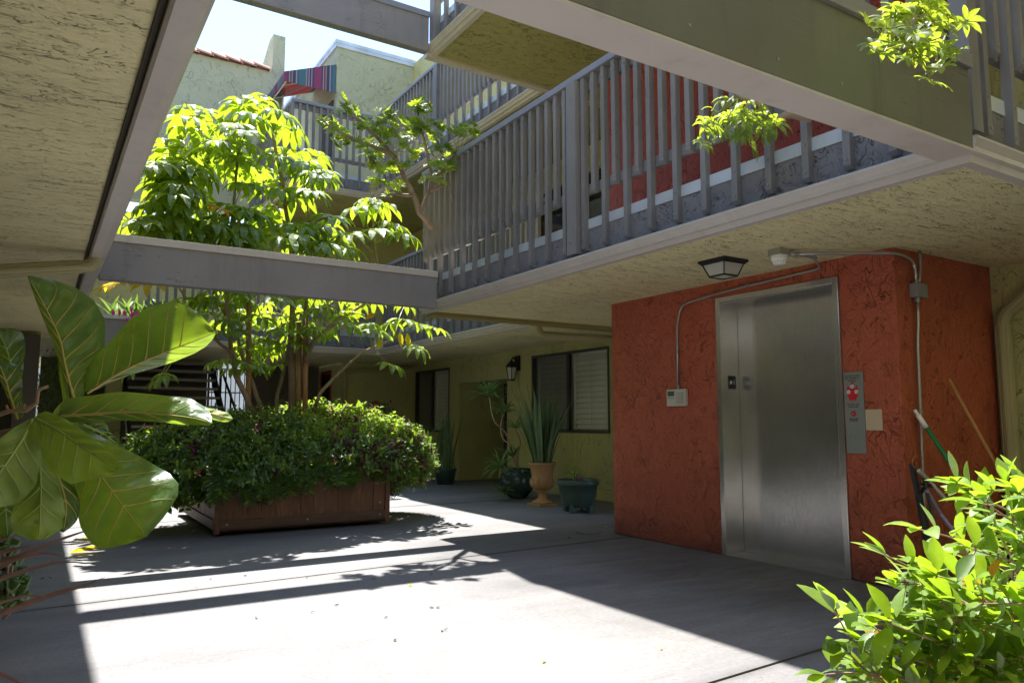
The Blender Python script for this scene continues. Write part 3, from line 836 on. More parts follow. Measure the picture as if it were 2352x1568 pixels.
m = MB(); m.box(LX-.004, LX-.001, 3.165, 3.293, 1.085, 1.235); obj('bare_patch', m, M['patch'], e_)

# ceiling lamp
c = Vector((4.42, 3.98, Z2+.012)); LS = .86
l_ = thing('ceiling_lamp', c, 'black framed square glass lamp on the soffit above the lift door', 'lamp')
m = MB(); m.box(c.x-.133, c.x+.133, c.y-.133, c.y+.133, c.z-.022, c.z); m.box(c.x-.12, c.x+.12, c.y-.12, c.y+.12, c.z-.034, c.z-.022)
b0, b1, zt, zb = .108, .074, c.z-.034, c.z-.125
for sx_ in (-1, 1):
    for sy_ in (-1, 1): m.tube([(c.x+sx_*b0, c.y+sy_*b0, zt), (c.x+sx_*b1, c.y+sy_*b1, zb)], .007, 4)
for (p, q, z) in ((b1, b1, zb), ):
    for s_ in (-1, 1):
        m.tube([(c.x-b1, c.y+s_*b1, zb), (c.x+b1, c.y+s_*b1, zb)], .008, 4); m.tube([(c.x+s_*b1, c.y-b1, zb), (c.x+s_*b1, c.y+b1, zb)], .008, 4)
obj('frame', m, M['black'], l_)
m = MB(); A = [(c.x+s*b0*.97, c.y+q*b0*.97, zt) for s, q in ((-1,-1),(1,-1),(1,1),(-1,1))]; B = [(c.x+s*b1*.97, c.y+q*b1*.97, zb) for s, q in ((-1,-1),(1,-1),(1,1),(-1,1))]
m.add(A+B, [(i, (i+1)%4, 4+(i+1)%4, 4+i) for i in range(4)] + [(7,6,5,4)]); obj('glass', m, M['glassfrost'], l_)
m = MB(); m.blob((c.x, c.y, c.z-.075), .03); obj('bulb', m, M['white'], l_, True)
# smoke detector
c = Vector((4.46, 3.49, Z2+.012))
d_ = thing('smoke_detector', c, 'white round smoke detector on a grey box below the soffit', 'smoke detector')
m = MB(); m.box(c.x-.055, c.x+.055, c.y-.055, c.y+.055, c.z-.05, c.z); obj('back_box', m, M['conduit'], d_, bevel=.004)
m = MB(); m.lathe([(.060,-.050),(.060,-.072),(.056,-.080),(.047,-.086),(.047,-.092),(.045,-.104),(.036,-.112),(.02,-.114)], c, 32, rip=lambda k, z: (-.10 if (k % 2 and -.105 < z < -.088) else 0)); obj('head', m, M['white'], d_)
# conduits
def conduit(label, pts, r=.0115, bends=.07, cpl=()):
    P = [Vector(p) for p in pts]; Q = [P[0]]
    for i in range(1, len(P)-1):
        a = (P[i-1]-P[i]); cc = (P[i+1]-P[i]); d = min(bends, a.length*.45, cc.length*.45); a.normalize(); cc.normalize()
        for k in range(7):
            u = k/6; Q.append((P[i]+a*d)*(1-u)**2 + P[i]*2*u*(1-u) + (P[i]+cc*d)*u*u)
    Q.append(P[-1])
    r_ = thing('conduit', P[0], label, 'conduit', 'steel conduits round the lift')
    m = MB(); m.tube(Q, r, 10); obj('pipe', m, M['conduit'], r_, True)
    for (p, d) in cpl:
        p, d = Vector(p), Vector(d).normalized()
        m = MB()
        for k in range(3): m.tube([p+d*(.013*k-.018), p+d*(.013*k-.010)], r*1.45, 10)
        m.tube([p-d*.022, p+d*.022], r*1.2, 10); obj('coupling', m, M['bracket'], r_)
    return r_
zc = Z2-.006
P1 = atz(1930, 597, zc); P1.x = 5.075
conduit('steel conduit from the detector bending back along the red wall down to the white keypad',
        [(4.50, 3.47, zc-.02), (4.72, 3.42, zc-.02), (5.06, 3.58, zc-.025), (5.078, 3.62, zc-.04), (5.078, 4.62, 2.285), (5.078, 5.10, 2.24), (5.078, 5.16, 2.05), (5.078, 5.16, 1.455)], .0105, .09,
        [((4.78, 3.43, zc-.02), (1, .3, 0)), ((5.078, 4.3, 2.30), (0, 1, 0)), ((5.078, 5.16, 1.8), (0, 0, 1)), ((5.078, 5.16, 1.47), (0, 0, 1))])
q1 = aty(2085, 590, 2.985); q2 = aty(2101, 650, 2.985)
conduit('steel conduit arching over the lift corner down into the grey junction box',
        [(4.50, 3.44, zc-.025), (4.78, 3.25, zc-.02), (5.12, 2.985, zc-.03), (5.30, 2.985, zc-.07), (5.31, 2.985, 2.13)], .0115, .10,
        [((4.55, 3.41, zc-.025), (1, -.6, 0)), ((5.02, 3.06, zc-.025), (1, -.8, 0)), ((5.31, 2.985, 2.14), (0, 0, 1))])
conduit('short steel conduit from the soffit into the junction box top', [(5.375, 2.985, Z2+.01), (5.37, 2.985, 2.25), (5.345, 2.985, 2.13)], .011, .05, [((5.374, 2.985, 2.33), (0, 0, 1))])
conduit('long steel conduit dropping from the junction box down the red side wall', [(5.32, 2.99, 2.03), (5.315, 2.99, 1.85), (5.29, 2.99, 1.7), (5.27, 2.99, 1.0), (5.26, 2.99, .62), (5.27, 2.98, .1)], .0115, .2, [((5.275, 2.99, 1.22), (0, 0, 1)), ((5.32, 2.99, 2.02), (0, 0, 1))])
m = MB(); m.box(5.27, 5.40, 2.955, 3.018, 2.035, 2.135); m.tube([(5.36, 2.955, 2.12), (5.36, 2.950, 2.12)], .006, 6, 1); m.tube([(5.31, 2.955, 2.05), (5.31, 2.950, 2.05)], .006, 6, 1)
tag(obj('junction_box', m, [M['jbox'], M['bolt']], None, bevel=.004), 'grey metal junction box on the dark red side wall', 'junction box')
# keypad
k_ = thing('alarm_keypad', (5.1, 5.17, 1.37), 'cream wall keypad with a small green display on the red wall', 'keypad')
m = MB(); m.box(5.062, 5.098, 5.055, 5.305, 1.29, 1.45); obj('case', m, M['cream'], k_, bevel=.006)
t = NT('green_lcd'); t.col((.10, .16, .10)); t.set(Roughness=.2); M['lcd'] = t.m
m = MB(); m.box(5.059, 5.062, 5.20, 5.285, 1.385, 1.43); obj('display', m, M['lcd'], k_)
m = MB()
for i in range(4): m.box(5.0585, 5.062, 5.275-.022*i, 5.287-.022*i, 1.362, 1.370)
obj('button', m, M['jbox'], k_)
m = MB()
for i in range(6): m.box(5.0605, 5.062, 5.085, 5.175, 1.318+.018*i, 1.324+.018*i); m.box(5.0605, 5.062, 5.09, 5.10, 1.318+.018*i, 1.328+.018*i)
obj('keypad_label', m, M['jbox'], k_)

# wall lantern
c = Vector((6.93, 11.02, 2.0))
l_ = thing('wall_lantern', (7.05, 11.02, 2.1), 'black carriage lantern on the olive wall between door recess and window', 'lantern')
m = MB(); m.box(7.0, 7.049, 10.96, 11.08, 2.03, 2.28); m.tube([(7.0, 11.02, 2.2), (6.93, 11.02, 2.25), (6.90, 11.02, 2.2), (6.90, 11.02, 2.14)], .014, 6)
obj('bracket', m, M['black'], l_)
m = MB(); cx, cy = 6.90, 11.02
m.lathe([(.02,.09),(.05,.07),(.11,.0),(.115,-.02)][::-1], (cx, cy, 2.10), 6)
for k in range(6):
    an = 2*math.pi*k/6; m.tube([(cx+.10*math.cos(an), cy+.10*math.sin(an), 2.08), (cx+.06*math.cos(an), cy+.06*math.sin(an), 1.86)], .007, 4)
m.lathe([(.065,0),(.065,.02)], (cx, cy, 1.845), 6); obj('frame', m, M['black'], l_)
m = MB(); m.lathe([(.055,.0),(.094,.20)], (cx, cy, 1.87), 6); obj('glass', m, M['glassfrost'], l_)

# ---------------------------------------------------------------- brooms and folded cart by the lift side
def pole(name, label, a, c, r, mat, tipm=None, grp='tool handles leaning by the lift'):
    h = thing(name, c, label, name.replace('_', ' '), grp)
    a, c = Vector(a), Vector(c); d = (c-a)
    m = MB(); m.tube([a, c], r, 10); m.blob(a, r*1.05, 6); obj('handle', m, M[mat], h, True)
    if tipm: m = MB(); m.tube([a - d.normalized()*.01, a+d*.07], r*1.15, 10); m.tube([a - d.normalized()*.05, a-d.normalized()*.01], r*.8, 8); obj('grip', m, M[tipm], h, True)
    m = MB(); sd = Vector((0.25,-.05,0)); q = c
    m.prism([q-sd+Vector((0,-.03,.02)), q+sd+Vector((0,-.03,.02)), q+sd+Vector((0,.03,.02)), q-sd+Vector((0,.03,.02))], (0,0,.05)); obj('head', m, M['black'], h)
    return h
pole('broom', 'green handled broom with white grip leaning on the red side wall', aty(2110, 955, 2.97), (5.72, 2.55, .05), .0145, 'greenh', 'white')
pole('broom', 'brown wooden handle leaning at the right behind the drainpipe', aty(2180, 872, 2.92), (6.25, 2.62, .05), .0145, 'woodh')
c_ = thing('folding_cart', (5.3, 2.85, 0), 'black folding luggage cart with purple strap against the red side wall', 'cart')
m = MB()
m.tube([aty(2094, 1064, 2.90), aty(2110, 1140, 2.88), aty(2128, 1240, 2.80)], [.022, .024, .022], 6)
m.tube([aty(2133, 1105, 2.86), aty(2113, 1135, 2.86), aty(2140, 1260, 2.8)], .014, 6)
m.tube([aty(2113, 1110, 2.85), aty(2150, 1117, 2.85)], .012, 6); m.tube([aty(2120, 1090, 2.86), aty(2160, 1260, 2.7)], .012, 6)
obj('frame', m, M['black'], c_)
m = MB(); m.tube([aty(2110, 1080, 2.84), aty(2140, 1110, 2.84), aty(2175, 1150, 2.8)], .013, 6); obj('strap', m, M['cream'], c_)
m = MB(); m.tube([aty(2128, 1125, 2.82), aty(2160, 1180, 2.8), aty(2200, 1230, 2.7)], .014, 6); obj('belt', m, M['purpleh'], c_)
m = MB(); cc = aty(2109, 1061, 2.86)
m.tube([cc+Vector((.07*math.cos(a*.52), 0, .045*math.sin(a*.52))) for a in range(13)], .003, 5); obj('ring', m, M['woodh'], c_)

# ---------------------------------------------------------------- leaves
def V(*a): return Vector(a)
def perp(d):
    a = V(0,0,1) if abs(d.z) < .95 else V(1,0,0)
    return d.cross(a).normalized()
def leaf(mb, base, d, nrm, L, Wd, droop=.3, fold=.25, seg=4, mi=0, tipw=.35, wave=0):
    """one leaf blade: midrib bends down by droop, halves folded up along it"""
    d = d.normalized(); s = d.cross(nrm)
    s = s.normalized() if s.length > 1e-6 else perp(d)
    n = s.cross(d).normalized()
    p = Vector(base); ctr = [p.copy()]; dirs = []
    dd = d.copy()
    for i in range(seg):
        dirs.append(dd.copy())
        p = p + dd*(L/seg); ctr.append(p.copy())
        dd = (dd + V(0,0,-1)*droop*(1.5/seg)).normalized()
    dirs.append(dd)
    vs, fs = [], []
    for i, c in enumerate(ctr):
        u = i/seg
        w = Wd*.5*(math.sin(math.pi*min(1, (u*(1-tipw*.3)+tipw*.3*u*u))**.85) + .04) if 0 < i < seg else Wd*.03
        nn = s.cross(dirs[i]).normalized()
        lift = nn*(w*fold)
        wv = nn*(wave*L*math.sin(u*9+base[0]*40)) if wave else V(0,0,0)
        vs += [c + s*w + lift + wv, c, c - s*w + lift - wv]
    for i in range(seg):
        k = 3*i
        fs += [(k, k+1, k+4, k+3), (k+1, k+2, k+5, k+4)]
    mb.add(vs, fs, mi)
def palmate(mb, c, axis, n, L, Wd, droop, mi=0, spread=1.15, rnd=random):
    """leaflets radiating from one point like an umbrella"""
    a = axis.normalized(); e1 = perp(a); e2 = a.cross(e1)
    ph = rnd.random()*6.28
    for k in range(n):
        an = ph + 2*math.pi*(k+rnd.uniform(-.18, .18))/n
        rad = e1*math.cos(an) + e2*math.sin(an)
        d = (rad*math.sin(spread) + a*math.cos(spread))
        l = L*rnd.uniform(.8, 1.1)*(.8 if k == 0 else 1)
        leaf(mb, c + d*L*.10, d, a, l, Wd*rnd.uniform(.85, 1.1), droop*rnd.uniform(.7, 1.3), .22, 5, mi, wave=.012)
        mb_t = (c, c + d*L*.12)
    return
def polysample(poly, rnd):
    xs = [p[0] for p in poly]; ys = [p[1] for p in poly]
    while True:
        x, y = rnd.uniform(min(xs), max(xs)), rnd.uniform(min(ys), max(ys))
        ins = False; j = len(poly)-1
        for i in range(len(poly)):
            if (poly[i][1] > y) != (poly[j][1] > y) and x < (poly[j][0]-poly[i][0])*(y-poly[i][1])/(poly[j][1]-poly[i][1]) + poly[i][0]: ins = not ins
            j = i
        if ins: return x, y

# ---------------------------------------------------------------- planter box and its shrub
px0, px1, py0, py1, ph = 1.55, 3.42, 8.04, 10.25, .55
p_ = thing('planter_box', (2.5, 9.1, 0), 'long redwood planter box of upright boards under the shrub and umbrella tree', 'planter')
rr = random.Random(3)
m = MB(); x = px0+.055
while x < px1-.06:
    w = min(.135, px1-.055-x); m.box(x+.0015, x+w-.0015, py0+.012+rr.uniform(0, .006), py0+.035, .06, ph-rr.uniform(0,.01)); x += w
obj('front_boards', m, M['plank'], p_)
m = MB(); m.box(px0+.056, px1-.056, py1-.035, py1-.012, .06, ph); obj('rear_boards', m, M['plank'], p_)
m = MB(); y = py0+.055
while y < py1-.06:
    w = min(.135, py1-.055-y); m.box(px0+.012+rr.uniform(0, .003), px0+.035, y+.0015, y+w-.0015, .06, ph); y += w
obj('side_boards', m, M['plank'], p_)
m = MB(); m.box(px1-.035, px1-.012, py0+.056, py1-.056, .06, ph); obj('right_boards', m, M['plank'], p_)
for (a, c) in ((px0, py0), (px1-.055, py0), (px0, py1-.055), (px1-.055, py1-.055)):
    m = MB(); m.box(a, a+.055, c, c+.055, .03, ph+.01); obj('corner_post', m, M['plank'], p_, bevel=.003)
m = MB(); m.box(px0+.056, px1-.056, py0-.004, py0+.011, .07, .165); m.box(px0-.004, px0+.011, py0+.056, py1-.056, .07, .165); m.box(px1-.011, px1+.004, py0+.056, py1-.056, .07, .165)
obj('bottom_rail', m, M['plankh'], p_, bevel=.003)
m = MB()
for (a, z) in ((px0+.12, .12), (px1-.12, .12), (px1-.12, .25), ((px0+px1)/2, .12)): m.tube([(a, py0-.004, z), (a, py0-.008, z)], .009, 8)
obj('bolt', m, M['flash'], p_)
m = MB(); m.box(px0+.04, px1-.04, py0+.04, py1-.04, .04, ph-.06); obj('soil', m, M['soil'], p_)

def blobheight(x, y, lumps):
    return max(h - ((x-a)**2/(rx*rx) + (y-b)**2/(ry*ry))*h*.5 for a, b, rx, ry, h in lumps)
rs = random.Random(5)
lump = [(1.25, 8.6, .55, .6, .95), (1.9, 9.3, .8, .9, 1.13), (2.6, 9.4, .8, .9, 1.2), (3.3, 9.5, .8, .8, 1.30), (3.7, 9.0, .6, .7, 1.14), (2.2, 8.5, .9, .6, .98), (3.0, 8.4, .8, .6, 1.05), (3.9, 8.6, .5, .5, .98), (1.0, 9.2, .5, .6, .95)]
sh = thing('shrub', (2.5, 9.1, .5), 'dense small leaved shrub spilling over the redwood planter box', 'shrub')
mt, mn, mp, mtw, mf, mdk = MB(), MB(), MB(), MB(), MB(), MB()
# inner mass: dark twiggy volume built of small leaves too, so no smooth ball shows
ell = [(1.36, 8.75, .58, .50, .66, .36), (1.85, 8.85, .66, .85, .74, .42), (2.55, 8.95, .75, .92, .76, .46), (3.15, 9.0, .72, .88, .78, .46), (3.68, 8.75, .46, .58, .70, .36), (2.2, 8.15, .75, .42, .58, .30), (3.0, 8.15, .65, .40, .62, .30), (1.55, 8.35, .45, .45, .62, .32), (3.05, 9.7, .75, .6, .88, .40)]
cnt = 0
while cnt < 6500:
    k = rs.randrange(len(ell)); ax, ay, rx, ry, zc_, rz = ell[k]
    u, v_ = rs.uniform(-1, 1), rs.uniform(0, 6.283)
    if u < -.75: continue
    sq = math.sqrt(1-u*u); dr = rs.uniform(.70, 1.12)
    nr_ = V(sq*math.cos(v_), sq*math.sin(v_), u)
    p = V(ax + rx*nr_.x*dr, ay + ry*nr_.y*dr, zc_ + rz*nr_.z*dr + .04*math.sin(ax*9+v_*5))
    if any(((p.x-e[0])/e[1+1])**2 + ((p.y-e[1])/e[3])**2 + ((p.z-e[4])/e[5])**2 < .55 for e in ell): continue
    if px0-.02 < p.x < px1+.02 and p.z < .55 and p.y > py0-.02: continue
    if p.z < .33 or (p.y < 8.25 and 1.3 < p.x < 3.45 and p.z < .66 - .09*math.sin(p.x*4.2)): continue
    cnt += 1
    nrm = V(nr_.x/rx, nr_.y/ry, nr_.z/rz).normalized()
    out = (nrm + V(rs.uniform(-.6,.6), rs.uniform(-.6,.6), rs.uniform(-.3,.7))).normalized()
    # a sprig: short twig with opposite leaf pairs
    n_ = rs.choice((2, 3, 3, 4)); q = p.copy(); ln = rs.uniform(.05, .11)
    mtw.tube([p - nrm*.06, p + out*ln], [.0022, .0014], 3, cap=False)
    newlit = (p.z > .93 and rs.random() < .8 and p.x > 2.5) or rs.random() < (.30 if p.x < 1.5 else .15)  # new shoots plus bright leaves at top and left standing for sunlight
    purple = (p.x > 2.7 and rs.random() < .10) or rs.random() < .02
    tgt = mp if purple else (mn if newlit else mt)
    for j in range(n_):
        q = p + out*ln*(j/(n_-1))
        sd = perp(out) if j % 2 else out.cross(perp(out))
        for s_ in (-1, 1):
            dd = (sd*s_ + out*rs.uniform(.3, .8) + V(rs.uniform(-.3,.3), rs.uniform(-.3,.3), rs.uniform(-.2,.3))).normalized()
            leaf(tgt, q, dd, (V(0,0,1)+nrm*.6+V(rs.uniform(-.5,.5), rs.uniform(-.5,.5), 0)).normalized(), rs.uniform(.055, .088), rs.uniform(.026, .038), .35, .2, 3)
    if rs.random() < .012 and p.x > 2.9:
        for _ in range(5): leaf(mf, q, V(rs.uniform(-1,1), rs.uniform(-1,1), rs.uniform(-.2,1)), V(0,0,1), .035, .03, .1, .1, 2)
def hang(x, y0_, z0_, L_):   # a spray drooping over the rim
    q = V(x, y0_, z0_); d = V(rs.uniform(-.2,.2), -.8, -.2)
    for j in range(int(L_/.025)):
        d = (d + V(rs.uniform(-.12,.12), 0.10, -.22)).normalized(); q = q + d*.025
        for s_ in (-1, 1): leaf(mt if rs.random() < .85 else mn, q, V(s_*.9, rs.uniform(-.5,.1), rs.uniform(-.5,.4)), V(0,-.7,.7), rs.uniform(.055,.08), .03, .4, .2, 3)
for i in range(150):
    hx = rs.uniform(1.45, 3.35); hang(hx, rs.uniform(7.92, 8.05), rs.uniform(.60, .76), rs.uniform(.05, .22) + max(0, .14-.12*abs(hx-1.9)))
for i in range(40): hang(rs.uniform(.9, 1.6), rs.uniform(8.3, 8.5), rs.uniform(.45, .6), rs.uniform(.1, .3))
obj('foliage', mt, M['lf_shrub'], sh); obj('new_and_lit_leaves', mn, M['lf_shrubbright'], sh)
obj('purple_foliage', mp, M['lf_purple'], sh); obj('flowers', mf, M['pink'], sh); obj('twigs', mtw, M['twig'], sh)

# ---------------------------------------------------------------- umbrella tree
rt_ = random.Random(21)
T = thing('umbrella_tree', (2.5, 9.1, .5), 'tall umbrella tree with drooping glossy leaflets growing out of the planter', 'tree')
def tr(pts, Y): return [aty(x, y, Y if not hasattr(Y, '__len__') else Y[i]) for i, (x, y) in enumerate(pts)]
def jit(pts):
    out = [pts[0]]
    for i in range(1, len(pts)):
        a, b_ = pts[i-1], pts[i]
        for k in range(1, 4): out.append(a.lerp(b_, k/3) + V(rt_.uniform(-.006,.006), rt_.uniform(-.006,.006), 0))
    return out
trunks = [
 ([(607,1010),(573,929),(542,862),(531,809),(522,700),(528,560),(540,440),(548,330)], 9.0, .034),
 ([(626,1000),(598,931),(575,868),(554,815),(545,770),(500,690),(470,560),(452,450)], 9.2, .028),
 ([(631,1000),(637,906),(654,836),(664,790),(668,700)], 9.3, .026),
 ([(673,1000),(670,851),(667,797),(672,700),(668,560),(650,430),(625,300)], 9.1, .047),
 ([(670,860),(684,806),(696,760),(705,680),(720,560),(700,430)], 9.1, .028),
 ([(711,975),(734,903),(766,868),(830,810),(905,777)], 8.8, .026),
 ([(702,830),(725,775),(775,738),(835,700),(870,640),(862,560)], 8.9, .028),
 ([(531,809),(505,790),(450,730),(400,640),(392,520),(400,430)], 8.9, .022),
 ([(672,700),(740,640),(800,560)], 9.5, .02),
]
nodes = []
for pts, Y, r0 in trunks:
    P = jit(tr(pts, Y)); n_ = len(P)
    m = MB(); m.tube(P, [r0*(1-.62*i/(n_-1))*(1.12 if i % 5 == 0 else 1) for i in range(n_)], 8)
    obj('trunk', m, M['bark'], T, True)
    nodes += P[n_//3:]
crown, yel, ora, pet = MB(), MB(), MB(), MB()
def cluster(x, y, Y, L=.27, W_=.085, n=None, mb=None, droop=1.55, spread=1.42, maxp=.85):
    c = aty(x, y, Y); droop *= rt_.uniform(.55, 1.25)
    nd = min(nodes, key=lambda q: (q-(c+V(0,0,-.12))).length)
    if (nd-c).length > maxp: 
        nd = c + (nd-c).normalized()*maxp*rt_.uniform(.5, .9)
    mid = nd.lerp(c, .55) + V(0, 0, .05)
    pet.tube([nd, mid, c], [.006, .0045, .0035], 4, cap=False)
    ax = (V(0,0,1) + (c-nd).normalized()*.45 + V(rt_.uniform(-.15,.15), rt_.uniform(-.15,.15), 0))
    palmate(mb or crown, c, ax, n or rt_.choice((8, 9, 10, 11)), L, W_, droop, rnd=rt_, spread=spread)
up_poly = [(395,262),(455,255),(500,262),(560,228),(610,228),(655,262),(690,330),(750,365),(765,410),(715,410),(760,480),(800,520),(830,575),(905,600),(280,575),(295,520),(320,455),(340,400),(365,350),(385,300)]
for i in range(78):
    x, y = polysample(up_poly, rt_)
    Yc = rt_.uniform(8.3, 10.2)
    cluster(x, y, Yc, rt_.uniform(.27, .38), rt_.uniform(.08, .105))
for i in range(16):
    x, y = polysample([(310,500),(345,400),(400,290),(440,300),(430,480),(290,560)], rt_); cluster(x, y, rt_.uniform(8.2, 9.2), rt_.uniform(.26, .34), .09)
for i in range(26):
    x, y = polysample([(300,500),(420,440),(560,470),(700,480),(800,570),(280,575)], rt_); cluster(x, y, rt_.uniform(8.0, 9.0), rt_.uniform(.26, .34), .09)
for (x, y, Y) in [(430,250,9.3),(470,262,9.0),(560,235,9.2),(600,236,9.4),(640,262,9.0),(670,300,9.2),(585,270,8.8),(520,290,9.2),(430,300,8.8),(480,340,8.7),(560,330,8.6),(640,360,8.8),(700,380,9.0),(740,392,8.9),(380,390,8.8),(345,470,8.7),(700,440,8.7),(760,500,8.6),(820,480,8.8),(850,465,9.0),(880,475,8.9),(905,520,8.7),(930,540,8.6),(860,530,8.5),(800,540,8.5),(740,520,8.4),(690,520,8.4),(560,520,8.4),(440,520,8.4),(400,500,8.4),(330,540,8.5)]:
    cluster(x, y, Y, rt_.uniform(.29, .36), .095)
for (x, y, Y, L_) in [(420,690,8.8,.22),(455,700,9.2,.22),(480,680,8.7,.22),(520,720,9.3,.2),(570,690,9.0,.22),(600,730,8.6,.24),(640,680,7.9,.30),(620,780,8.7,.24),(655,760,8.6,.26),(700,720,8.6,.24),(690,790,8.9,.2),(735,705,8.8,.25),(560,800,9.2,.22),(590,840,9.4,.24),(540,850,9.0,.2),(500,830,8.8,.22),(610,700,9.6,.2),(770,720,8.9,.25),(800,745,8.6,.26),(845,745,8.7,.26),(870,765,8.5,.25),(895,745,8.8,.25),(925,735,8.6,.25),(960,745,8.7,.26),(1000,755,8.5,.24),(900,840,8.3,.26),(960,800,8.3,.23),(820,700,9.2,.25),(860,690,9.0,.24),(780,690,9.4,.22),(376,862,8.2,.19),(300,850,8.3,.19),(440,640,8.4,.22),(355,880,8.6,.12),(640,840,9.3,.2),(480,760,9.0,.22),(540,760,8.7,.22),(470,720,8.4,.2),(600,640,8.8,.2),(700,660,9.4,.2),(930,700,9.2,.22),(750,760,9.3,.2)]:
    cluster(x, y, Y, L_, L_*.30, n=8, maxp=.8)
for i in range(34):
    x, y = polysample([(400,655),(720,665),(740,740),(700,800),(640,860),(530,860),(440,760)], rt_); cluster(x, y, rt_.uniform(8.7, 9.9), rt_.uniform(.18,.25), .068)
for i in range(10):
    x, y = polysample([(400,655),(960,700),(960,760),(760,770),(640,800),(560,810),(470,760),(410,720)], rt_); cluster(x, y, rt_.uniform(8.8, 10.0), rt_.uniform(.17,.23), .062)
for (x, y, Y, L_) in [(263,650,8.5,.25),(345,652,8.2,.26),(290,648,8.6,.25)]: cluster(x, y, Y, L_, .085, 7, yel, .9, maxp=.5)
for (x, y, Y, L_) in [(503,478,8.3,.26)]: cluster(x, y, Y, L_, .055, 6, ora, 1.1, maxp=.4)
for (x, y) in [(918,762),(935,765),(868,768)]: leaf(yel, aty(x, y, 8.4), V(.1,-.1,-1), V(0,-1,0), .19, .07, .1, .2, 4)
leaf(ora, aty(862, 720, 8.4), V(-.8,-.1,-.4), V(0,-1,.3), .15, .06, .2, .2, 4)
obj('crown', crown, M['lf_tree'], T); obj('yellow_leaves', yel, M['lf_treeyel'], T); obj('orange_leaves', ora, M['lf_treeora'], T); obj('leaf_stalks', pet, M['petiole'], T)
for (x, yb, yt, Y, lb) in [(572,1010,690,9.15,'leftmost wooden stake, standing alone behind the slanting stems'), (687,1010,740,9.0,'middle wooden stake right beside the main trunk'), (702,1010,715,8.95,'rightmost wooden stake, darkest, tied beside the main trunk')]:
    m = MB(); m.tube([aty(x, yb, Y)-V(0,0,.35), aty(x, yt, Y)], .031, 10); tag(obj('tree_stake', m, M['stake'], None, True), lb, 'stake', 'stakes round the umbrella tree')

# ---------------------------------------------------------------- dwarf umbrella plants on the balcony
def dwarf(name, label, paths, clusters, L, tr0, seed, nl=8, barkm='bark', W_=None, droop=.3, mult=(2, 3, 4)):
    rd = random.Random(seed)
    o = thing(name, paths[0][0], label, 'shrub', 'dwarf umbrella plants leaning through the pickets')
    nds = []; bm_ = MB(); fl = MB(); pt = MB()
    for pp, r0 in ((p, tr0*(1 if i == 0 else .6)) for i, p in enumerate(paths)):
        Q = []
        for i in range(len(pp)-1):
            for k in range(3): Q.append(pp[i].lerp(pp[i+1], k/3) + V(rd.uniform(-.008,.008), rd.uniform(-.008,.008), rd.uniform(-.008,.008)))
        Q.append(pp[-1]); bm_.tube(Q, [r0*(1-.6*i/(len(Q)-1))*rd.uniform(.88, 1.12) for i in range(len(Q))], 8); nds += Q[len(Q)//3:]
    obj('stem', bm_, M[barkm], o, True)
    for c in clusters:
        nd = min(nds, key=lambda q: (q-c).length)
        pt.tube([nd, nd.lerp(c, .5)+V(0,0,.02), c], [.006, .004, .003], 4, cap=False)
        for s_ in range(rd.choice(mult)):
            cc = c + V(rd.uniform(-1,1), rd.uniform(-1,1), rd.uniform(-.6,1))*L*.9
            pt.tube([c, cc], .002, 3, cap=False)
            palmate(fl, cc, V(rd.uniform(-.9,.9), rd.uniform(-1.1,.2), rd.uniform(.4,1)), nl, L, W_ or L*.36, droop, rnd=rd, spread=1.2)
    obj('foliage', fl, M['lf_dwarf'], o); obj('leaf_stalks', pt, M['petiole'], o)
Yb = 7.05
rd_ = random.Random(8)
paths = [[aty(990,522,7.5), aty(965,490,7.25), aty(950,450,7.1), aty(930,410,7.05), aty(910,360,7.0)],
         [aty(965,490,7.2), aty(985,440,7.1), aty(990,390,7.1), aty(975,330,7.05), aty(960,270,7.1), aty(962,235,7.1)],
         [aty(930,410,7.05), aty(890,340,7.0), aty(850,300,6.95), aty(810,265,6.9), aty(795,240,6.9)],
         [aty(985,440,7.1), aty(1030,420,6.9), aty(1040,465,6.8)],
         [aty(950,450,7.1), aty(900,445,7.0), aty(880,455,7.0)],
         [aty(910,360,7.0), aty(840,330,6.95), aty(770,300,6.9), aty(745,280,6.9)],
         [aty(985,440,7.1), aty(1030,370,7.0), aty(1055,350,6.95)]]
cl = [aty(x, y, 7.05+rd_.uniform(-.25,.25)) for (x, y) in
      [(745,280),(755,292),(770,300),(785,312),(800,238),(795,250),(805,262),(820,300),(840,282),(850,310),(870,300),(800,330),(830,335),(860,340),(880,325),(900,310),(920,300),(880,290),(900,345),(870,360),(890,380),(860,380),(920,330),(940,320),(950,240),(962,232),(975,250),(958,262),(965,285),(950,300),(970,310),(985,300),(1000,320),(1030,305),(1050,300),(1070,308),(1085,300),(1010,350),(1040,350),(1030,372),(1055,370),(980,350),(960,360),(1000,385),(1035,385),(870,400),(850,370),(900,400),(930,380),(880,420),(910,430),(860,420),(890,445),(1015,400),(985,410),(940,345),(845,355),(930,290),(900,270),(870,270),(1000,290),(775,325),(860,470),(1010,420)]]
dwarf('dwarf_umbrella_plant', 'gnarled dwarf umbrella plant leaning out at the balcony corner against the far railings', paths, cl, .075, .036, 4, nl=9, mult=(3, 4, 5), W_=.03)
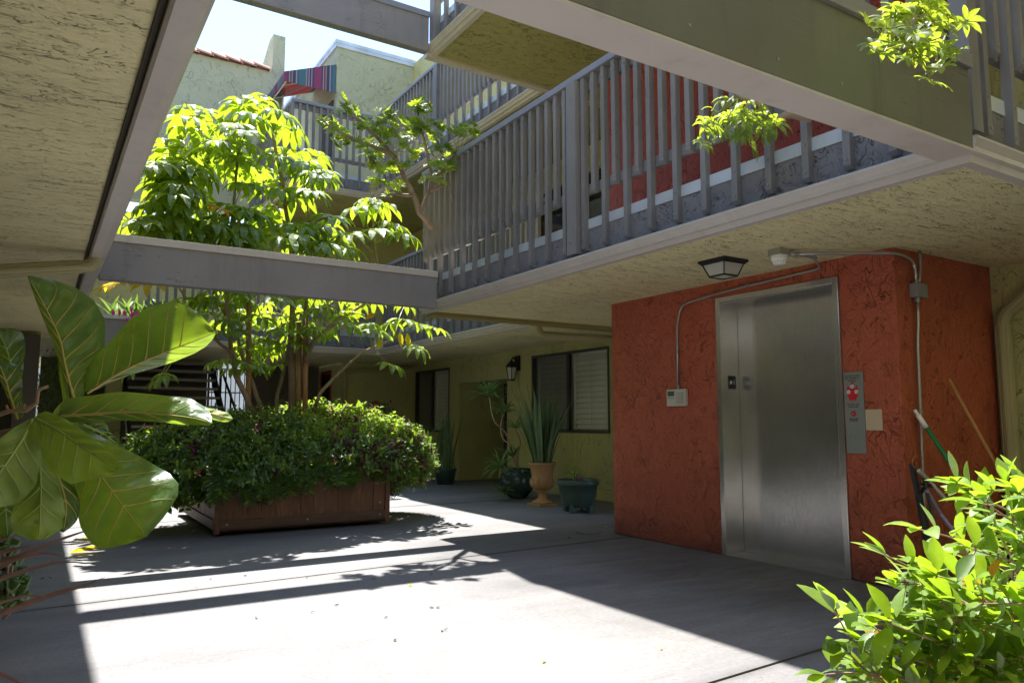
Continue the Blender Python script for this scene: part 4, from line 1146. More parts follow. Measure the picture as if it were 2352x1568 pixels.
# branch hanging under the big beam
xb = 3.50
pB = [[atx(1860,270,xb+.12), atx(1815,262,xb-.02), atx(1780,275,xb-.08), atx(1755,262,xb-.1), atx(1740,240,xb-.12), atx(1700,225,xb-.15)]]
cB = [atx(x, y, xb-.15+rd_.uniform(-.12,.08)) for x, y in [(1670,235),(1650,260),(1640,280),(1625,300),(1690,250),(1700,230),(1730,240),(1665,300),(1700,290),(1730,280),(1690,320),(1720,310),(1745,300),(1755,280),(1650,310),(1710,265)]]
dwarf('dwarf_umbrella_plant', 'thick pale branch with long leaflets hanging below the large beam', pB, cB, .105, .03, 9, nl=8, barkm='tan', W_=.027, droop=1.5, mult=(1, 2))
pC = [[aty(2260,-60,1.9), aty(2190,-30,1.62), aty(2120,10,1.5), aty(2100,60,1.48), aty(2095,110,1.48)], [aty(2120,10,1.5), aty(2150,60,1.48), aty(2165,100,1.47)]]
cC = [aty(x, y, 1.48+rd_.uniform(-.07,.06)) for x, y in [(2190,50),(2180,85),(2050,40),(2100,150),(2130,165),(2060,30),(2085,15),(2110,10),(2140,10),(2045,60),(2030,75),(2060,80),(2090,60),(2120,50),(2160,40),(2175,60),(2040,105),(2070,110),(2025,130),(2100,90),(2130,95),(2160,100),(2120,130),(2150,140),(2080,135),(2135,70)]]
dwarf('dwarf_umbrella_plant', 'bright leafy sprig leaning over the large beam at the upper right corner', pC, cC, .072, .012, 12, nl=7, W_=.024, droop=.8, mult=(1, 2))
# pots on the balcony behind
m = MB(); c = V(4.15, 2.35, Z2+.40)
m.lathe([(.13,0),(.19,.28),(.21,.30),(.21,.36),(.19,.36),(.18,.31)], c, 24); tag(obj('plant_pot', m, M['redpot'], None, True), 'round red pot standing on the balcony behind the pickets at upper right', 'pot')

# ---------------------------------------------------------------- fiddle leaf fig close on the left
PROF = [(0,.06),(.06,.20),(.15,.36),(.28,.50),(.42,.62),(.56,.82),(.7,.98),(.82,1.0),(.91,.82),(.97,.45),(1,.05)]
def prof(u, P=PROF):
    for i in range(len(P)-1):
        if u <= P[i+1][0]:
            a = (u-P[i][0])/(P[i+1][0]-P[i][0]); return P[i][1]*(1-a)+P[i+1][1]*a
    return P[-1][1]
def catmull(P, n):
    P = [P[0]*2-P[1]] + P + [P[-1]*2-P[-2]]
    out = []
    for i in range(1, len(P)-2):
        for k in range(n):
            t = k/n; a, b, c, d = P[i-1:i+3]
            out.append(((b*2) + (c-a)*t + (a*2-b*5+c*4-d)*t*t + (b*3-a-c*3+d)*t*t*t)*.5)
    out.append(P[-2]); return out
figs = []
FIG = thing('fiddle_leaf_fig', atd(-40, 1060, 2.0), 'big fiddle leaf fig with huge veined leaves close on the left', 'plant')
figleaves, figrnd = [], random.Random(4)
def figleaf(mid, wl, wr, dl=0., dr=0., top=False, wave=.012, nv=6, PL=None, PR=None, vein='vein', cup=.25):
    """mid: (x, y, distance) along the midrib; wl, wr: half widths in m on either side; dl, dr: how far each side leans away per metre"""
    C = catmull([atd(*p) for p in mid], 8); N = len(C)-1
    L = sum((C[i+1]-C[i]).length for i in range(N))
    nx = 7
    rows = []
    acc = 0
    ph1, ph2 = figrnd.uniform(0, 6), figrnd.uniform(0, 6)
    Ls = [0]
    for i in range(N): Ls.append(Ls[-1]+(C[i+1]-C[i]).length)
    for i, c in enumerate(C):
        u = Ls[i]/Ls[-1]
        t = (C[min(i+1, N)]-C[max(i-1, 0)]).normalized()
        vd = (c-CP).normalized(); s = vd.cross(t).normalized()
        row = []
        for j in range(-nx, nx+1):
            f = abs(j)/nx; left = j < 0
            w = (wl*prof(u, PL or PROF) if left else wr*prof(u, PR or PROF))
            q = c + s*(w*f*(-1 if left else 1)) + vd*(w*f*(dl if left else dr)) + vd*(w*cup*f*f)
            q += vd*(wave*f*f*math.sin(u*15 + (ph1 if left else ph2)) * min(1, 4*u))
            # quilted between the side veins
            q += vd*(.007*math.sin(2*math.pi*(u*nv*1.0 - f*.9))*f*(1-f)*3)
            row.append(q)
        rows.append(row)
    m = MB(); m.uv = []
    vs, fs = [], []
    K = 2*nx+1
    for i, row in enumerate(rows):
        for j, q in enumerate(row): vs.append(q); m.uv.append((Ls[i]/Ls[-1], j/(K-1)))
    for i in range(N):
        for j in range(K-1):
            f = (i*K+j, i*K+j+1, (i+1)*K+j+1, (i+1)*K+j)
            fs.append(f[::-1] if top else f)
    m.add(vs, fs)
    o = obj('leaf', m, [M['lf_fig']], FIG, True)
    # veins as raised ribs
    vm = MB(); toc = lambda q: (CP-q).normalized()*.0016
    def at(u, f, left):
        k = min(N-1e-6, u*N); 
        # find row by arc length
        i = 0
        while i < N-1 and Ls[i+1]/Ls[-1] < u: i += 1
        a = (u - Ls[i]/Ls[-1])/max(1e-6, (Ls[i+1]-Ls[i])/Ls[-1]); a = max(0, min(1, a))
        jf = nx + (-f if left else f)*nx; j = min(K-2, int(jf)); b_ = jf-j
        q = rows[i][j].lerp(rows[i][j+1], b_).lerp(rows[i+1][j].lerp(rows[i+1][j+1], b_), a)
        return q + toc(q)
    vm.tube([at(u/30, 0, False) for u in range(0, 30)], [.0042*(1-u/36) for u in range(30)], 6)
    for k in range(nv):
        u0 = .06 + .80*k/nv
        for left in (True, False):
            if (wl if left else wr) < .012: continue
            P_ = []; 
            for q in range(11):
                f = q/10*.90; P_.append(at(min(.985, u0 + (.20 - .05*k/nv)*(f**.8) + .03*f*f), f, left))
            vm.tube(P_, [.0023*(1-.75*q/10) for q in range(11)], 4, cap=False)
            # loop joining the next side vein near the margin
            if k < nv-1:
                A = [at(min(.985, u0+.13+(.10)*q/5), .62+.26*math.sin(q/5*1.57), left) for q in range(6)]
                vm.tube(A, .0006, 3, cap=False)
    v_ = obj('vein', vm, M[vein], o, True)
    return o
D0 = 2.0
UP1 = [(0,.10),(.1,.35),(.25,.62),(.4,.85),(.55,1.0),(.68,.95),(.8,.74),(.9,.42),(.97,.15),(1,.02)]
figleaf([(172,925,2.0),(150,840,2.0),(137,777,1.99),(105,707,1.97),(64,634,1.94)], .018, .118, .5, .12, PR=UP1, PL=UP1, wave=.006)
UP2 = [(0,.10),(.08,.42),(.2,.55),(.35,.72),(.5,.95),(.65,1.05),(.8,1.0),(.9,.80),(.96,.5),(1,.1)]
LO2 = [(0,.05),(.2,.35),(.35,.6),(.5,.85),(.65,1.0),(.8,.95),(.9,.75),(.96,.45),(1,.1)]
figleaf([(200,902,2.02),(286,850,2.04),(381,808,2.06),(450,782,2.08),(494,764,2.10)], .125, .034, .10, 1.4, PL=UP2, PR=LO2, nv=6, wave=.006)
UP3 = [(0,.5),(.05,.9),(.15,1.0),(.4,1.1),(.7,1.0),(.82,1.02),(.92,.7),(.97,.4),(1,.05)]
figleaf([(137,955,1.93),(210,951,1.92),(286,946,1.91),(380,952,1.90),(450,961,1.89),(487,973,1.88)], .048, .020, .9, .9, PL=UP3, PR=UP3, nv=5, wave=.012)
figleaf([(440,938,2.1),(470,946,2.12),(505,955,2.14),(534,962,2.16)], .014, .014, 2.2, 2.0, top=True, PL=UP3, PR=UP3, nv=3)
R5 = [(0,.15),(.1,.35),(.25,.48),(.4,.62),(.55,.82),(.7,1.0),(.82,1.02),(.9,.85),(.96,.45),(1,.02)]
figleaf([(134,978,1.98),(185,1040,1.97),(234,1096,1.96),(281,1159,1.95),(337,1231,1.93)], .135, .105, .15, .25, PL=R5, PR=[(0,.25),(.1,.5),(.25,.60),(.4,.62),(.55,.82),(.7,1.02),(.82,1.05),(.9,.9),(.96,.5),(1,.02)], nv=6, wave=.016)
figleaf([(80,960,1.84),(130,985,1.82),(180,1020,1.80),(230,1052,1.79),(268,1080,1.78)], .028, .082, -.5, .15, top=True, PR=[(0,.3),(.08,.62),(.2,.55),(.35,.8),(.55,1.0),(.75,1.0),(.9,.55),(1,.1)], PL=UP3, nv=5, vein='veinlt', wave=.006, cup=.1)
figleaf([(76,962,1.86),(56,1000,1.83),(20,1055,1.80),(-20,1110,1.78),(-60,1160,1.76)], .075, .075, .2, -.1, top=True, PL=[(0,.15),(.1,.3),(.25,.6),(.4,.9),(.6,1.1),(.8,1),(.92,.6),(1,.05)], nv=5, vein='veinlt', cup=.1)
figleaf([(90,975,1.90),(92,1050,1.87),(94,1120,1.85),(92,1190,1.84),(90,1238,1.84)], .052, .058, .3, .3, top=True, PL=[(0,.2),(.2,.45),(.4,.6),(.6,.85),(.8,1.05),(.92,.95),(1,.3)], PR=[(0,.2),(.2,.45),(.4,.6),(.6,.85),(.8,1.05),(.92,.95),(1,.3)], nv=5, vein='veinlt', wave=.02)
figleaf([(98,985,1.94),(118,1050,1.93),(140,1110,1.92),(152,1165,1.91),(146,1222,1.90)], .03, .062, .5, .1, PR=R5, PL=R5, nv=5)
figleaf([(20,1010,1.95),(14,1080,1.95),(12,1150,1.95),(18,1235,1.95)], .06, .06, .3, .2, PR=R5, PL=R5, nv=5, vein='veinlt')
figleaf([(190,975,2.04),(215,985,2.05),(240,997,2.07),(268,1018,2.1)], .012, .034, .4, .3, PR=UP3, PL=UP3, nv=4, vein='veinlt')
figleaf([(137,975,2.02),(170,985,2.03),(210,1000,2.05),(235,1030,2.06)], .05, .03, .3, .3, PR=UP3, PL=UP1, nv=4)
figleaf([(40,962,2.02),(26,918,2.0),(12,870,1.98),(-4,832,1.96)], .012, .042, .6, .2, PR=[(0,.3),(.1,.5),(.3,.55),(.5,.75),(.7,.9),(.85,.9),(.95,.5),(1,.1)], nv=4)
figleaf([(34,900,2.1),(28,850,2.1),(14,800,2.08),(-6,755,2.05)], .03, .05, .4, .2, nv=4, vein='veinlt')
figleaf([(165,975,2.0),(150,870,2.03),(140,800,2.05),(100,715,2.06)], .012, .004, 1.2, 2, PL=UP3, nv=2, vein='veinlt', top=True)
figleaf([(120,975,2.1),(140,950,2.12),(170,935,2.14),(225,925,2.16)], .03, .02, .6, .3, PL=UP1, PR=UP3, nv=4)
m = MB()
m.tube([atd(-80, 1025, 2.05), atd(20, 1000, 2.04), atd(80, 985, 2.03), atd(140, 962, 2.0), atd(170, 950, 2.0)], [.022, .019, .017, .013, .009], 10)
m.tube([atd(-80, 1025, 2.05), atd(-120, 1200, 2.1), V(-.25, 1.75, .1)], [.022, .026, .03], 10)
obj('stem', m, M['barkdark'], FIG, True)
m = MB(); m.tube([atd(-30, 962, 2.0), atd(20, 944, 2.0), atd(60, 942, 2.0), atd(84, 925, 2.0), atd(88, 895, 2.0), atd(110, 887, 2.0)], [.006, .006, .006, .0055, .005, .004], 8); m.tube([atd(20, 944, 2.0), atd(14, 930, 2.0)], .004, 6); m.tube([atd(50, 945, 2.0), atd(58, 928, 2.0)], .0035, 6)
obj('twig', m, M['twig'], FIG, True)

# ---------------------------------------------------------------- flax, jade, litter at the lower left
f_ = thing('flax_plant', atd(-60, 1450, 2.3), 'bronze purple flax blades reaching in from the lower left', 'plant')
for pts, w in [([(-80,1345,1.9),(0,1300,1.95),(111,1249,2.05),(228,1208,2.2)], .017), ([(-80,1300,1.9),(0,1270,1.95),(76,1251,2.0)], .016), ([(-60,1330,1.9),(0,1292,1.95),(79,1272,2.0),(120,1271,2.05),(156,1281,2.1)], .015),
               ([(-60,1360,1.9),(0,1330,1.95),(95,1300,2.05),(150,1290,2.1),(204,1292,2.2)], .012), ([(-60,1430,1.9),(0,1410,1.95),(127,1363,2.05),(190,1345,2.1),(243,1324,2.2)], .016), ([(-60,1400,1.9),(0,1384,1.95),(60,1368,2),(111,1369,2.05),(172,1357,2.1)], .008),
               ([(-60,1530,1.7),(0,1548,1.7),(60,1575,1.7)], .010), ([(-60,1250,1.9),(0,1240,1.95),(60,1215,2.0),(90,1210,2.05)], .012)]:
    C = catmull([atd(*p) for p in pts], 6); n_ = len(C); m = MB(); vs = []
    for i, c in enumerate(C):
        u = i/(n_-1); t_ = (C[min(i+1,n_-1)]-C[max(i-1,0)]).normalized(); s_ = V(0,0,1).cross(t_).normalized(); up_ = t_.cross(s_)
        ww = w*(1-u**2.2)+.0008
        a = (up_*.85+s_*.5).normalized()
        vs += [c + a*ww*.5 + s_*ww*.25, c, c - a*ww*.5 + s_*ww*.25]
    fs = []
    for i in range(n_-1): k = 3*i; fs += [(k,k+1,k+4,k+3),(k+1,k+2,k+5,k+4)]
    m.add(vs, fs); obj('blade', m, M['lf_flax'], f_, True)
j_ = thing('jade_plant', atd(0, 1380, 2.2), 'small jade plant with thick round leaves at the left edge', 'plant')
m = MB(); tw = MB(); rj = random.Random(2)
for (x, y) in [(8,1262),(20,1268),(30,1290),(12,1305),(40,1318),(30,1330),(48,1340),(20,1345),(38,1358),(10,1362),(28,1375),(46,1372),(5,1335),(14,1385),(35,1392),(24,1250)]:
    c = atd(x, y, 2.15+rj.uniform(-.05,.05)); tw.tube([atd(10, 1420, 2.2), c], .004, 5)
    for k in range(5):
        an = k*1.257+rj.random(); d = V(math.cos(an), math.sin(an), rj.uniform(.2,.9)).normalized()
        leaf(m, c, d, V(-.3,-1,.3), .032, .030, .1, .15, 4, tipw=-.6)
o = obj('foliage', m, M['lf_jade'], j_, True); so = o.modifiers.new('s', 'SOLIDIFY'); so.thickness = .004
obj('stems', tw, M['bark'], j_)
def litter(name, label, P, L, w, mat, ang, curl=.5, grp='fallen leaves on the concrete'):
    m = MB(); d = V(math.cos(ang), math.sin(ang), .12); leaf(m, V(P.x, P.y, .014), d, V(.1,.2,1), L, w, -curl*.2, .5, 6)
    zmin = min(q[2] for q in m.v); m.v = [(q[0], q[1], q[2]-zmin+.003) for q in m.v]
    return tag(obj(name, m, M[mat]), label, 'leaf', grp)
litter('fallen_leaf', 'large yellow fallen leaf lying on the shaded concrete below the fig', atz(160, 1270, 0), .34, .11, 'lf_treeyel', -.55)
litter('fallen_leaf', 'narrow yellow fallen leaf just behind the large one', atz(160, 1244, 0), .28, .05, 'lf_treeyel', -.35)
rl = random.Random(6)
for i, (x, y) in enumerate([(105,1290),(118,1330),(92,1330),(218,1295),(160,1265),(335,1410),(340,1330),(1017,1447),(944,1345),(905,1473),(765,1390),(590,1418),(640,1300),(712,1408),(560,1322),(990,1322),(1250,1518),(700,1328),(865,1330),(1000,1395),(1392,1210),(1310,1237),(820,1255),(245,1205),(238,1228),(330,1600),(610,1380),(480,1330),(1520,1490),(880,1420)]):
    P = atz(x, y, 0); m = MB()
    for k in range(rl.choice((1, 1, 2))): leaf(m, V(P.x+rl.uniform(-.01,.01), P.y, .004), V(rl.uniform(-1,1), rl.uniform(-1,1), .1), V(0,0,1), rl.uniform(.02,.045), rl.uniform(.010,.018), -.1, .6, 3)
    zmin = min(q[2] for q in m.v); m.v = [(q[0], q[1], q[2]-zmin+.003) for q in m.v]
    o = obj('leaf_litter', m, M['deadleaf'] if i % 4 else M['lf_treeyel'])
    tag(o, 'tiny curled dry leaf scrap lying on the concrete', 'leaf', 'dry leaf scraps on the concrete')
m = MB(); c = atz(1352, 1222, 0)
m.lathe([(.13, 0), (.13, .004), (.11, .006)], c, 28); tag(obj('drain_cover', m, M['concrete'], None, True), 'pale round cleanout lid set in the concrete left of the lift', 'lid')

# ---------------------------------------------------------------- right foreground shrub
rf = random.Random(17)
s_ = thing('shrub', (1.9, .7, 0), 'sunlit bright green shrub with pointed oval leaves close at the lower right', 'shrub')
lf, sm, lf2, dl_ = MB(), MB(), MB(), MB()
reg = [(1985,1610),(1975,1560),(1985,1500),(2000,1440),(2040,1350),(2080,1290),(2110,1270),(2120,1200),(2150,1130),(2230,1090),(2330,1060),(2420,1080),(2420,1620)]
stems = []
def stem(P, r0, l0, pair=.5, L=(.036, .060), gap=.034, sh=1.0):
    C = catmull(P, 6); n_ = len(C)
    sm.tube(C, [r0*(1-.7*i/(n_-1)) for i in range(n_)], 6)
    tot = sum((C[i+1]-C[i]).length for i in range(n_-1)); acc = 0; nxt = l0*tot; k = 0
    for i in range(n_-1):
        a, b_ = C[i], C[i+1]; sl = (b_-a).length
        while acc + sl >= nxt:
            q = a.lerp(b_, (nxt-acc)/sl); t_ = (b_-a).normalized()
            e1 = perp(t_); e2 = t_.cross(e1); an = k*1.57 + rf.uniform(-.4, .4)
            rad = e1*math.cos(an)+e2*math.sin(an)
            for s2 in (-1, 1):
                if rf.random() < .08: continue
                d = (rad*s2 + t_*rf.uniform(.4, 1.0) + V(0,0,rf.uniform(.0,.35))).normalized()
                l = rf.uniform(*L)*sh
                q_ = rf.random(); tgt = dl_ if q_ < .015 else (lf2 if q_ < .35 else lf)
                leaf(tgt, q + d*.006, d, (V(0,0,1)+V(rf.uniform(-.5,.5), rf.uniform(-.5,.5), 0)), l, l*rf.uniform(.36,.46), rf.uniform(.1,.6), rf.uniform(.15,.35), 6, tipw=.9)
                sm.tube([q, q+d*.008], .0011, 4, cap=False)
            nxt += gap*rf.uniform(.8, 1.2); k += 1
        acc += sl
    t_ = (C[-1]-C[-2]).normalized()
    for _ in range(3):
        leaf(lf, C[-1], (t_+V(rf.uniform(-.5,.5), rf.uniform(-.5,.5), rf.uniform(-.2,.5))).normalized(), V(0,0,1), rf.uniform(.035,.055)*sh, .02, .2, .3, 6, tipw=.9)
for P in [[(2420,1560,1.30),(2260,1450,1.22),(2160,1400,1.18),(2105,1345,1.15)],  # long shoot at left reaching over the lift base
          [(2420,1330,1.32),(2300,1300,1.3),(2200,1240,1.28),(2110,1215,1.25)],
          [(2420,1640,1.2),(2200,1560,1.12),(2050,1500,1.08),(1985,1480,1.05)],
          [(2300,1660,1.15),(2120,1600,1.08),(2000,1545,1.04),(1950,1500,1.02)],
          [(2420,1620,1.25),(2260,1480,1.2),(2120,1430,1.14),(2010,1435,1.1),(1985,1420,1.1)],
          [(2420,1260,1.36),(2360,1200,1.34),(2290,1160,1.32),(2235,1140,1.3)],
          [(2420,1300,1.34),(2360,1240,1.33),(2320,1150,1.3),(2310,1110,1.3)],
          [(2420,1200,1.38),(2380,1140,1.36),(2340,1100,1.35)]]:
    stem([atd(*p) for p in P], .0034, .35)
stem([atd(*p) for p in [(2300,1660,1.12),(2100,1560,1.08),(1970,1480,1.05),(1915,1400,1.03)]], .0026, .5, gap=.04)
stem([atd(*p) for p in [(2250,1640,1.10),(2080,1560,1.06),(1960,1545,1.04),(1895,1548,1.02)]], .0026, .5, gap=.04)
stem([atd(*p) for p in [(2300,1420,1.25),(2200,1380,1.2),(2130,1335,1.17),(2085,1300,1.15),(2035,1275,1.14)]], .0026, .45, gap=.04)
root = V(2.15, .75, .15)
for i in range(47):
    x, y = polysample(reg, rf)
    t_ = rf.uniform(1.02, 1.40)
    if x < 2060: t_ = rf.uniform(1.0, 1.12)
    c = atd(x, y, t_)
    bdir = V(c.x+.32, c.y-.04, c.z-.16) + V(rf.uniform(-.1,.1), rf.uniform(-.08,.08), rf.uniform(-.08,.08))
    stem([bdir, bdir.lerp(c, .5)+V(0,0,.03), c], .0026, .35, gap=.026)
for i in range(9):
    a = root + V(rf.uniform(-.15,.15), rf.uniform(-.1,.1), 0); e = atd(rf.uniform(2150,2400), rf.uniform(1250,1500), rf.uniform(1.2,1.4))
    sm.tube(catmull([a, a.lerp(e, .5)+V(.05,0,.02), e], 5), .006, 7)
obj('foliage', lf, M['lf_front'], s_, True); obj('old_leaves', lf2, M['lf_frontold'], s_, True); obj('stems', sm, M['twig'], s_, True); obj('dry_leaves', dl_, M['lf_treeora'], s_, True)

# ---------------------------------------------------------------- pots by the olive wall
def sword(mb, base, ang, lean, L, w, mi=0, bend=.1, twist=0):
    d = V(math.cos(ang)*lean, math.sin(ang)*lean, 1).normalized(); s = V(-math.sin(ang+twist), math.cos(ang+twist), 0)
    vs, fs = [], []; n_ = 7; p = V(*base); dd = d.copy()
    for i in range(n_+1):
        u = i/n_; ww = w*(.55+.9*u-1.45*u**3) if u < 1 else .001; ww = max(ww, .001)
        nn = s.cross(dd)
        vs += [p+s*ww+nn*ww*.35, p, p-s*ww+nn*ww*.35]
        p = p + dd*(L/n_); dd = (dd+V(math.cos(ang), math.sin(ang), -.2)*bend/n_).normalized()
    for i in range(n_): k = 3*i; fs += [(k,k+1,k+4,k+3),(k+1,k+2,k+5,k+4)]
    mb.add(vs, fs, mi)
rp_ = random.Random(31)
uc = V(5.95, 8.70, 0)
u_ = thing('urn', uc, 'ochre terracotta pedestal urn with carved acanthus leaves', 'urn')
m = MB(); m.box(uc.x-.15, uc.x+.15, uc.y-.15, uc.y+.15, .0, .035); obj('plinth', m, M['terracotta'], u_, bevel=.006)
m = MB()
m.lathe([(.135,.036),(.14,.05),(.125,.065),(.09,.08),(.062,.11),(.056,.15),(.066,.18),(.085,.195),(.082,.21),(.10,.225),(.135,.25),(.15,.285),(.152,.33),(.146,.37),(.148,.42),(.157,.48),(.175,.53),(.188,.55),(.196,.565),(.196,.585),(.178,.585),(.165,.55),(.15,.545)], uc, 48,
        rip=lambda k, z: (.06*abs(math.sin(k*math.pi*10/48)) if .205 < z < .34 else (.03*math.cos(k*math.pi*16/48) if z < .1 and z > .06 else (.025*math.sin(k*math.pi/2) if .55 < z < .58 else 0))))
obj('bowl', m, M['terracotta'], u_, True)
m = MB()
for k in range(10):     # raised acanthus leaves round the belly
    an = 2*math.pi*k/10
    for side in (-1, 0, 1):
        a2 = an+side*.13; P = [uc+V(math.cos(a2)*r_, math.sin(a2)*r_, z) for r_, z in ((.11,.225),(.148,.26),(.163,.31),(.158,.355-.03*abs(side)),(.172,.375-.03*abs(side)))]
        m.tube(P, [.008,.013,.014,.010,.005], 6)
obj('acanthus', m, M['terracotta'], u_, True)
sp_ = thing('snake_plant', uc+V(0,0,.56), 'tall snake plant with upright sword leaves standing in the terracotta urn', 'plant')
m = MB()
for i in range(78):
    an = rp_.uniform(0, 6.28); r_ = rp_.uniform(.0, .13); ln = rp_.uniform(.03, .36)
    sword(m, uc+V(math.cos(an)*r_, math.sin(an)*r_, .54), an, ln*(1 if rp_.random() < .8 else 1.8), rp_.uniform(.5, 1.12), rp_.uniform(.022, .038), bend=rp_.uniform(0, .35), twist=rp_.uniform(-.8, .8))
for (tx, ty) in [(1187,865),(1210,868),(1223,873),(1238,880),(1272,870),(1287,892),(1258,905),(1186,925)]:
    e = aty(tx, ty, 8.6); d = e-(uc+V(0,0,.56)); sword(m, uc+V(0,0,.56), math.atan2(d.y, d.x), math.hypot(d.x, d.y)/d.z, d.length, .030, bend=.02, twist=-.6)
obj('leaves', m, M['lf_snake'], sp_)
gp = V(5.93, 7.86, 0)
g_ = thing('plant_pot', gp, 'wide dark green plastic tub on feet, right of the urn', 'pot', 'pots along the olive wall')
m = MB(); m.lathe([(.185,.07),(.20,.10),(.235,.22),(.25,.34),(.268,.345),(.272,.355),(.272,.40),(.262,.41),(.245,.40),(.24,.345),(.235,.335)], gp, 40); obj('tub', m, M['pot_green'], g_, True)
for k in range(4):
    an = k*math.pi/2+.5; c = gp+V(math.cos(an)*.165, math.sin(an)*.165, 0); m = MB(); m.prism([c+V(-.035,-.03,0), c+V(.035,-.03,0), c+V(.035,.03,0), c+V(-.035,.03,0)], (0,0,.12)); obj('foot', m, M['pot_green'], g_, bevel=.006)
m = MB(); m.lathe([(.236,.335),(.12,.35),(.02,.352)], gp, 24); obj('soil', m, M['soil'], g_, True)
y_ = thing('young_plant', gp+V(0,0,.35), 'few leaved seedling with a brown root stub in the green tub', 'plant', )
m = MB(); b_ = gp+V(-.06,0,.35)
for (an, el, l, w, h) in [(2.6, 1.0, .13, .05, .06), (.8, 1.6, .15, .05, .10), (3.6, .8, .10, .045, .13), (.2, 1.2, .12, .045, .02), (2.0, 1.9, .16, .045, .12)]:
    leaf(m, b_+V(0,0,h), V(math.cos(an), math.sin(an), el), V(-.3,-.6,.5), l, w, .5, .25, 5)
obj('leaves', m, M['lf_shrubbright'], y_)
m = MB(); m.tube([b_, b_+V(.01,0,.12), b_+V(0,0,.18)], [.006,.005,.003], 6); m.tube([b_+V(.05,0,-.02), b_+V(.07,0,.08), b_+V(.06,0,.13)], [.03,.045,.02], 8); obj('stem', m, M['barkdark'], y_, True)
bc = V(6.22, 9.75, 0)
b_ = thing('plant_pot', bc, 'round glazed dark teal pot behind the urn', 'pot', 'pots along the olive wall')
m = MB(); m.lathe([(.11,.0),(.14,.02),(.22,.12),(.255,.22),(.25,.31),(.21,.385),(.195,.40),(.215,.43),(.205,.44),(.18,.42)], bc, 40); obj('bowl', m, M['pot_glaze'], b_, True)
m = MB(); m.lathe([(.18,.38),(.02,.40)], bc, 20); obj('soil', m, M['soil'], b_, True)
dr = thing('dracaena', bc+V(0,0,.4), 'spindly dracaena with crooked bare stems and drooping leaf heads in the dark pot', 'plant')
m, st_ = MB(), MB()
def rosette(c, n_, L, ax, wd=.012):
    for k in range(n_):
        an = k*2.4+rp_.uniform(-.3,.3); el = rp_.uniform(-.15, 1.3)
        d = (V(math.cos(an), math.sin(an), el)+ax*.5).normalized(); leaf(m, c, d, V(0,0,1), L*rp_.uniform(.7,1.1), wd*2.6, rp_.uniform(.5,1.0), .25, 6, tipw=.1)
base = bc+V(0,0,.4)
heads = [([base, aty(1165,1000,9.7), aty(1135,965,9.6), aty(1124,911,9.5)], 60, .38), ([base, aty(1182,1030,9.7), aty(1158,1010,9.7), aty(1150,985,9.7), aty(1155,950,9.7)], 54, .36), ([base, aty(1190,1040,9.8), aty(1195,1015,9.8), aty(1185,985,9.8)], 24, .28), ([base+V(-.05,0,0), aty(1150,1075,9.6)], 46, .38), ([base, aty(1178,1050,9.75)], 20, .30)]
for P, n_, L_ in heads:
    C = catmull(P, 5); st_.tube(C, .011, 6); rosette(C[-1], n_, L_, (C[-1]-C[-2]).normalized())
obj('leaves', m, M['lf_drac'], dr); obj('stem', st_, M['tan'], dr, True)
m = MB(); sc_ = atz(1155, 1150, 0)+V(0,0,.10)
rosette(sc_, 46, .30, V(0,0,.4), .008); m.v = [(a, b, max(c, .004)) for a, b, c in m.v]
tag(obj('spider_plant', m, M['lf_drac']), 'grassy spider plant tuft sprawling on the floor before the dark teal pot', 'plant')
# farther plants by the second window
sp2 = thing('snake_plant', (6.5, 12.4, 0), 'dim snake plant by the second window with one leaf flopping right', 'plant')
m = MB()
for i in range(26): sword(m, V(6.45+rp_.uniform(-.25,.25), 12.6+rp_.uniform(-.2,.2), .25), rp_.uniform(0,6.28), rp_.uniform(.03,.3), rp_.uniform(.7,1.15), .026, twist=rp_.uniform(-.8,.8))
a, e = aty(985,1000,12.2), aty(1044,932,12.2); d = e-a; sword(m, a, math.atan2(d.y,d.x), math.hypot(d.x,d.y)/d.z, d.length, .035, bend=0)
obj('leaves', m, M['lf_snake'], sp2)
m = MB(); m.lathe([(.15,0),(.2,.25),(.22,.28),(.2,.28)], (6.45,12.6,0), 20); obj('pot', m, M['pot_green'], sp2, True)
f3 = thing('potted_plant', (5.6, 13.6, 0), 'dark bushy potted plant with a few red blooms against the far olive wall', 'plant')
m, mr_ = MB(), MB()
for i in range(260):
    p = aty(868, 945, 13.6)+V(rp_.gauss(0,.13), rp_.gauss(0,.1), rp_.uniform(-.25,.17)); leaf(m, p, V(rp_.uniform(-1,1), rp_.uniform(-1,1), rp_.uniform(-.2,1)), V(0,0,1), .09, .04, .4, .2, 2)
for i in range(14): p = aty(870, 928, 13.5)+V(rp_.gauss(0,.09), 0, rp_.uniform(-.03,.05)); leaf(mr_, p, V(rp_.uniform(-1,1), -.5, .4), V(0,0,1), .05, .04, .2, .2, 2)
obj('foliage', m, M['lf_far'], f3); obj('blooms', mr_, M['inkred'], f3)
m = MB(); q = aty(868, 1000, 13.6); m.lathe([(.12,0),(.16,q.z-.3),(.16,q.z-.05)] if q.z > .4 else [(.12,0),(.16,.5)], (q.x, q.y, 0), 16); obj('pot', m, M['pot_glaze'], f3, True)

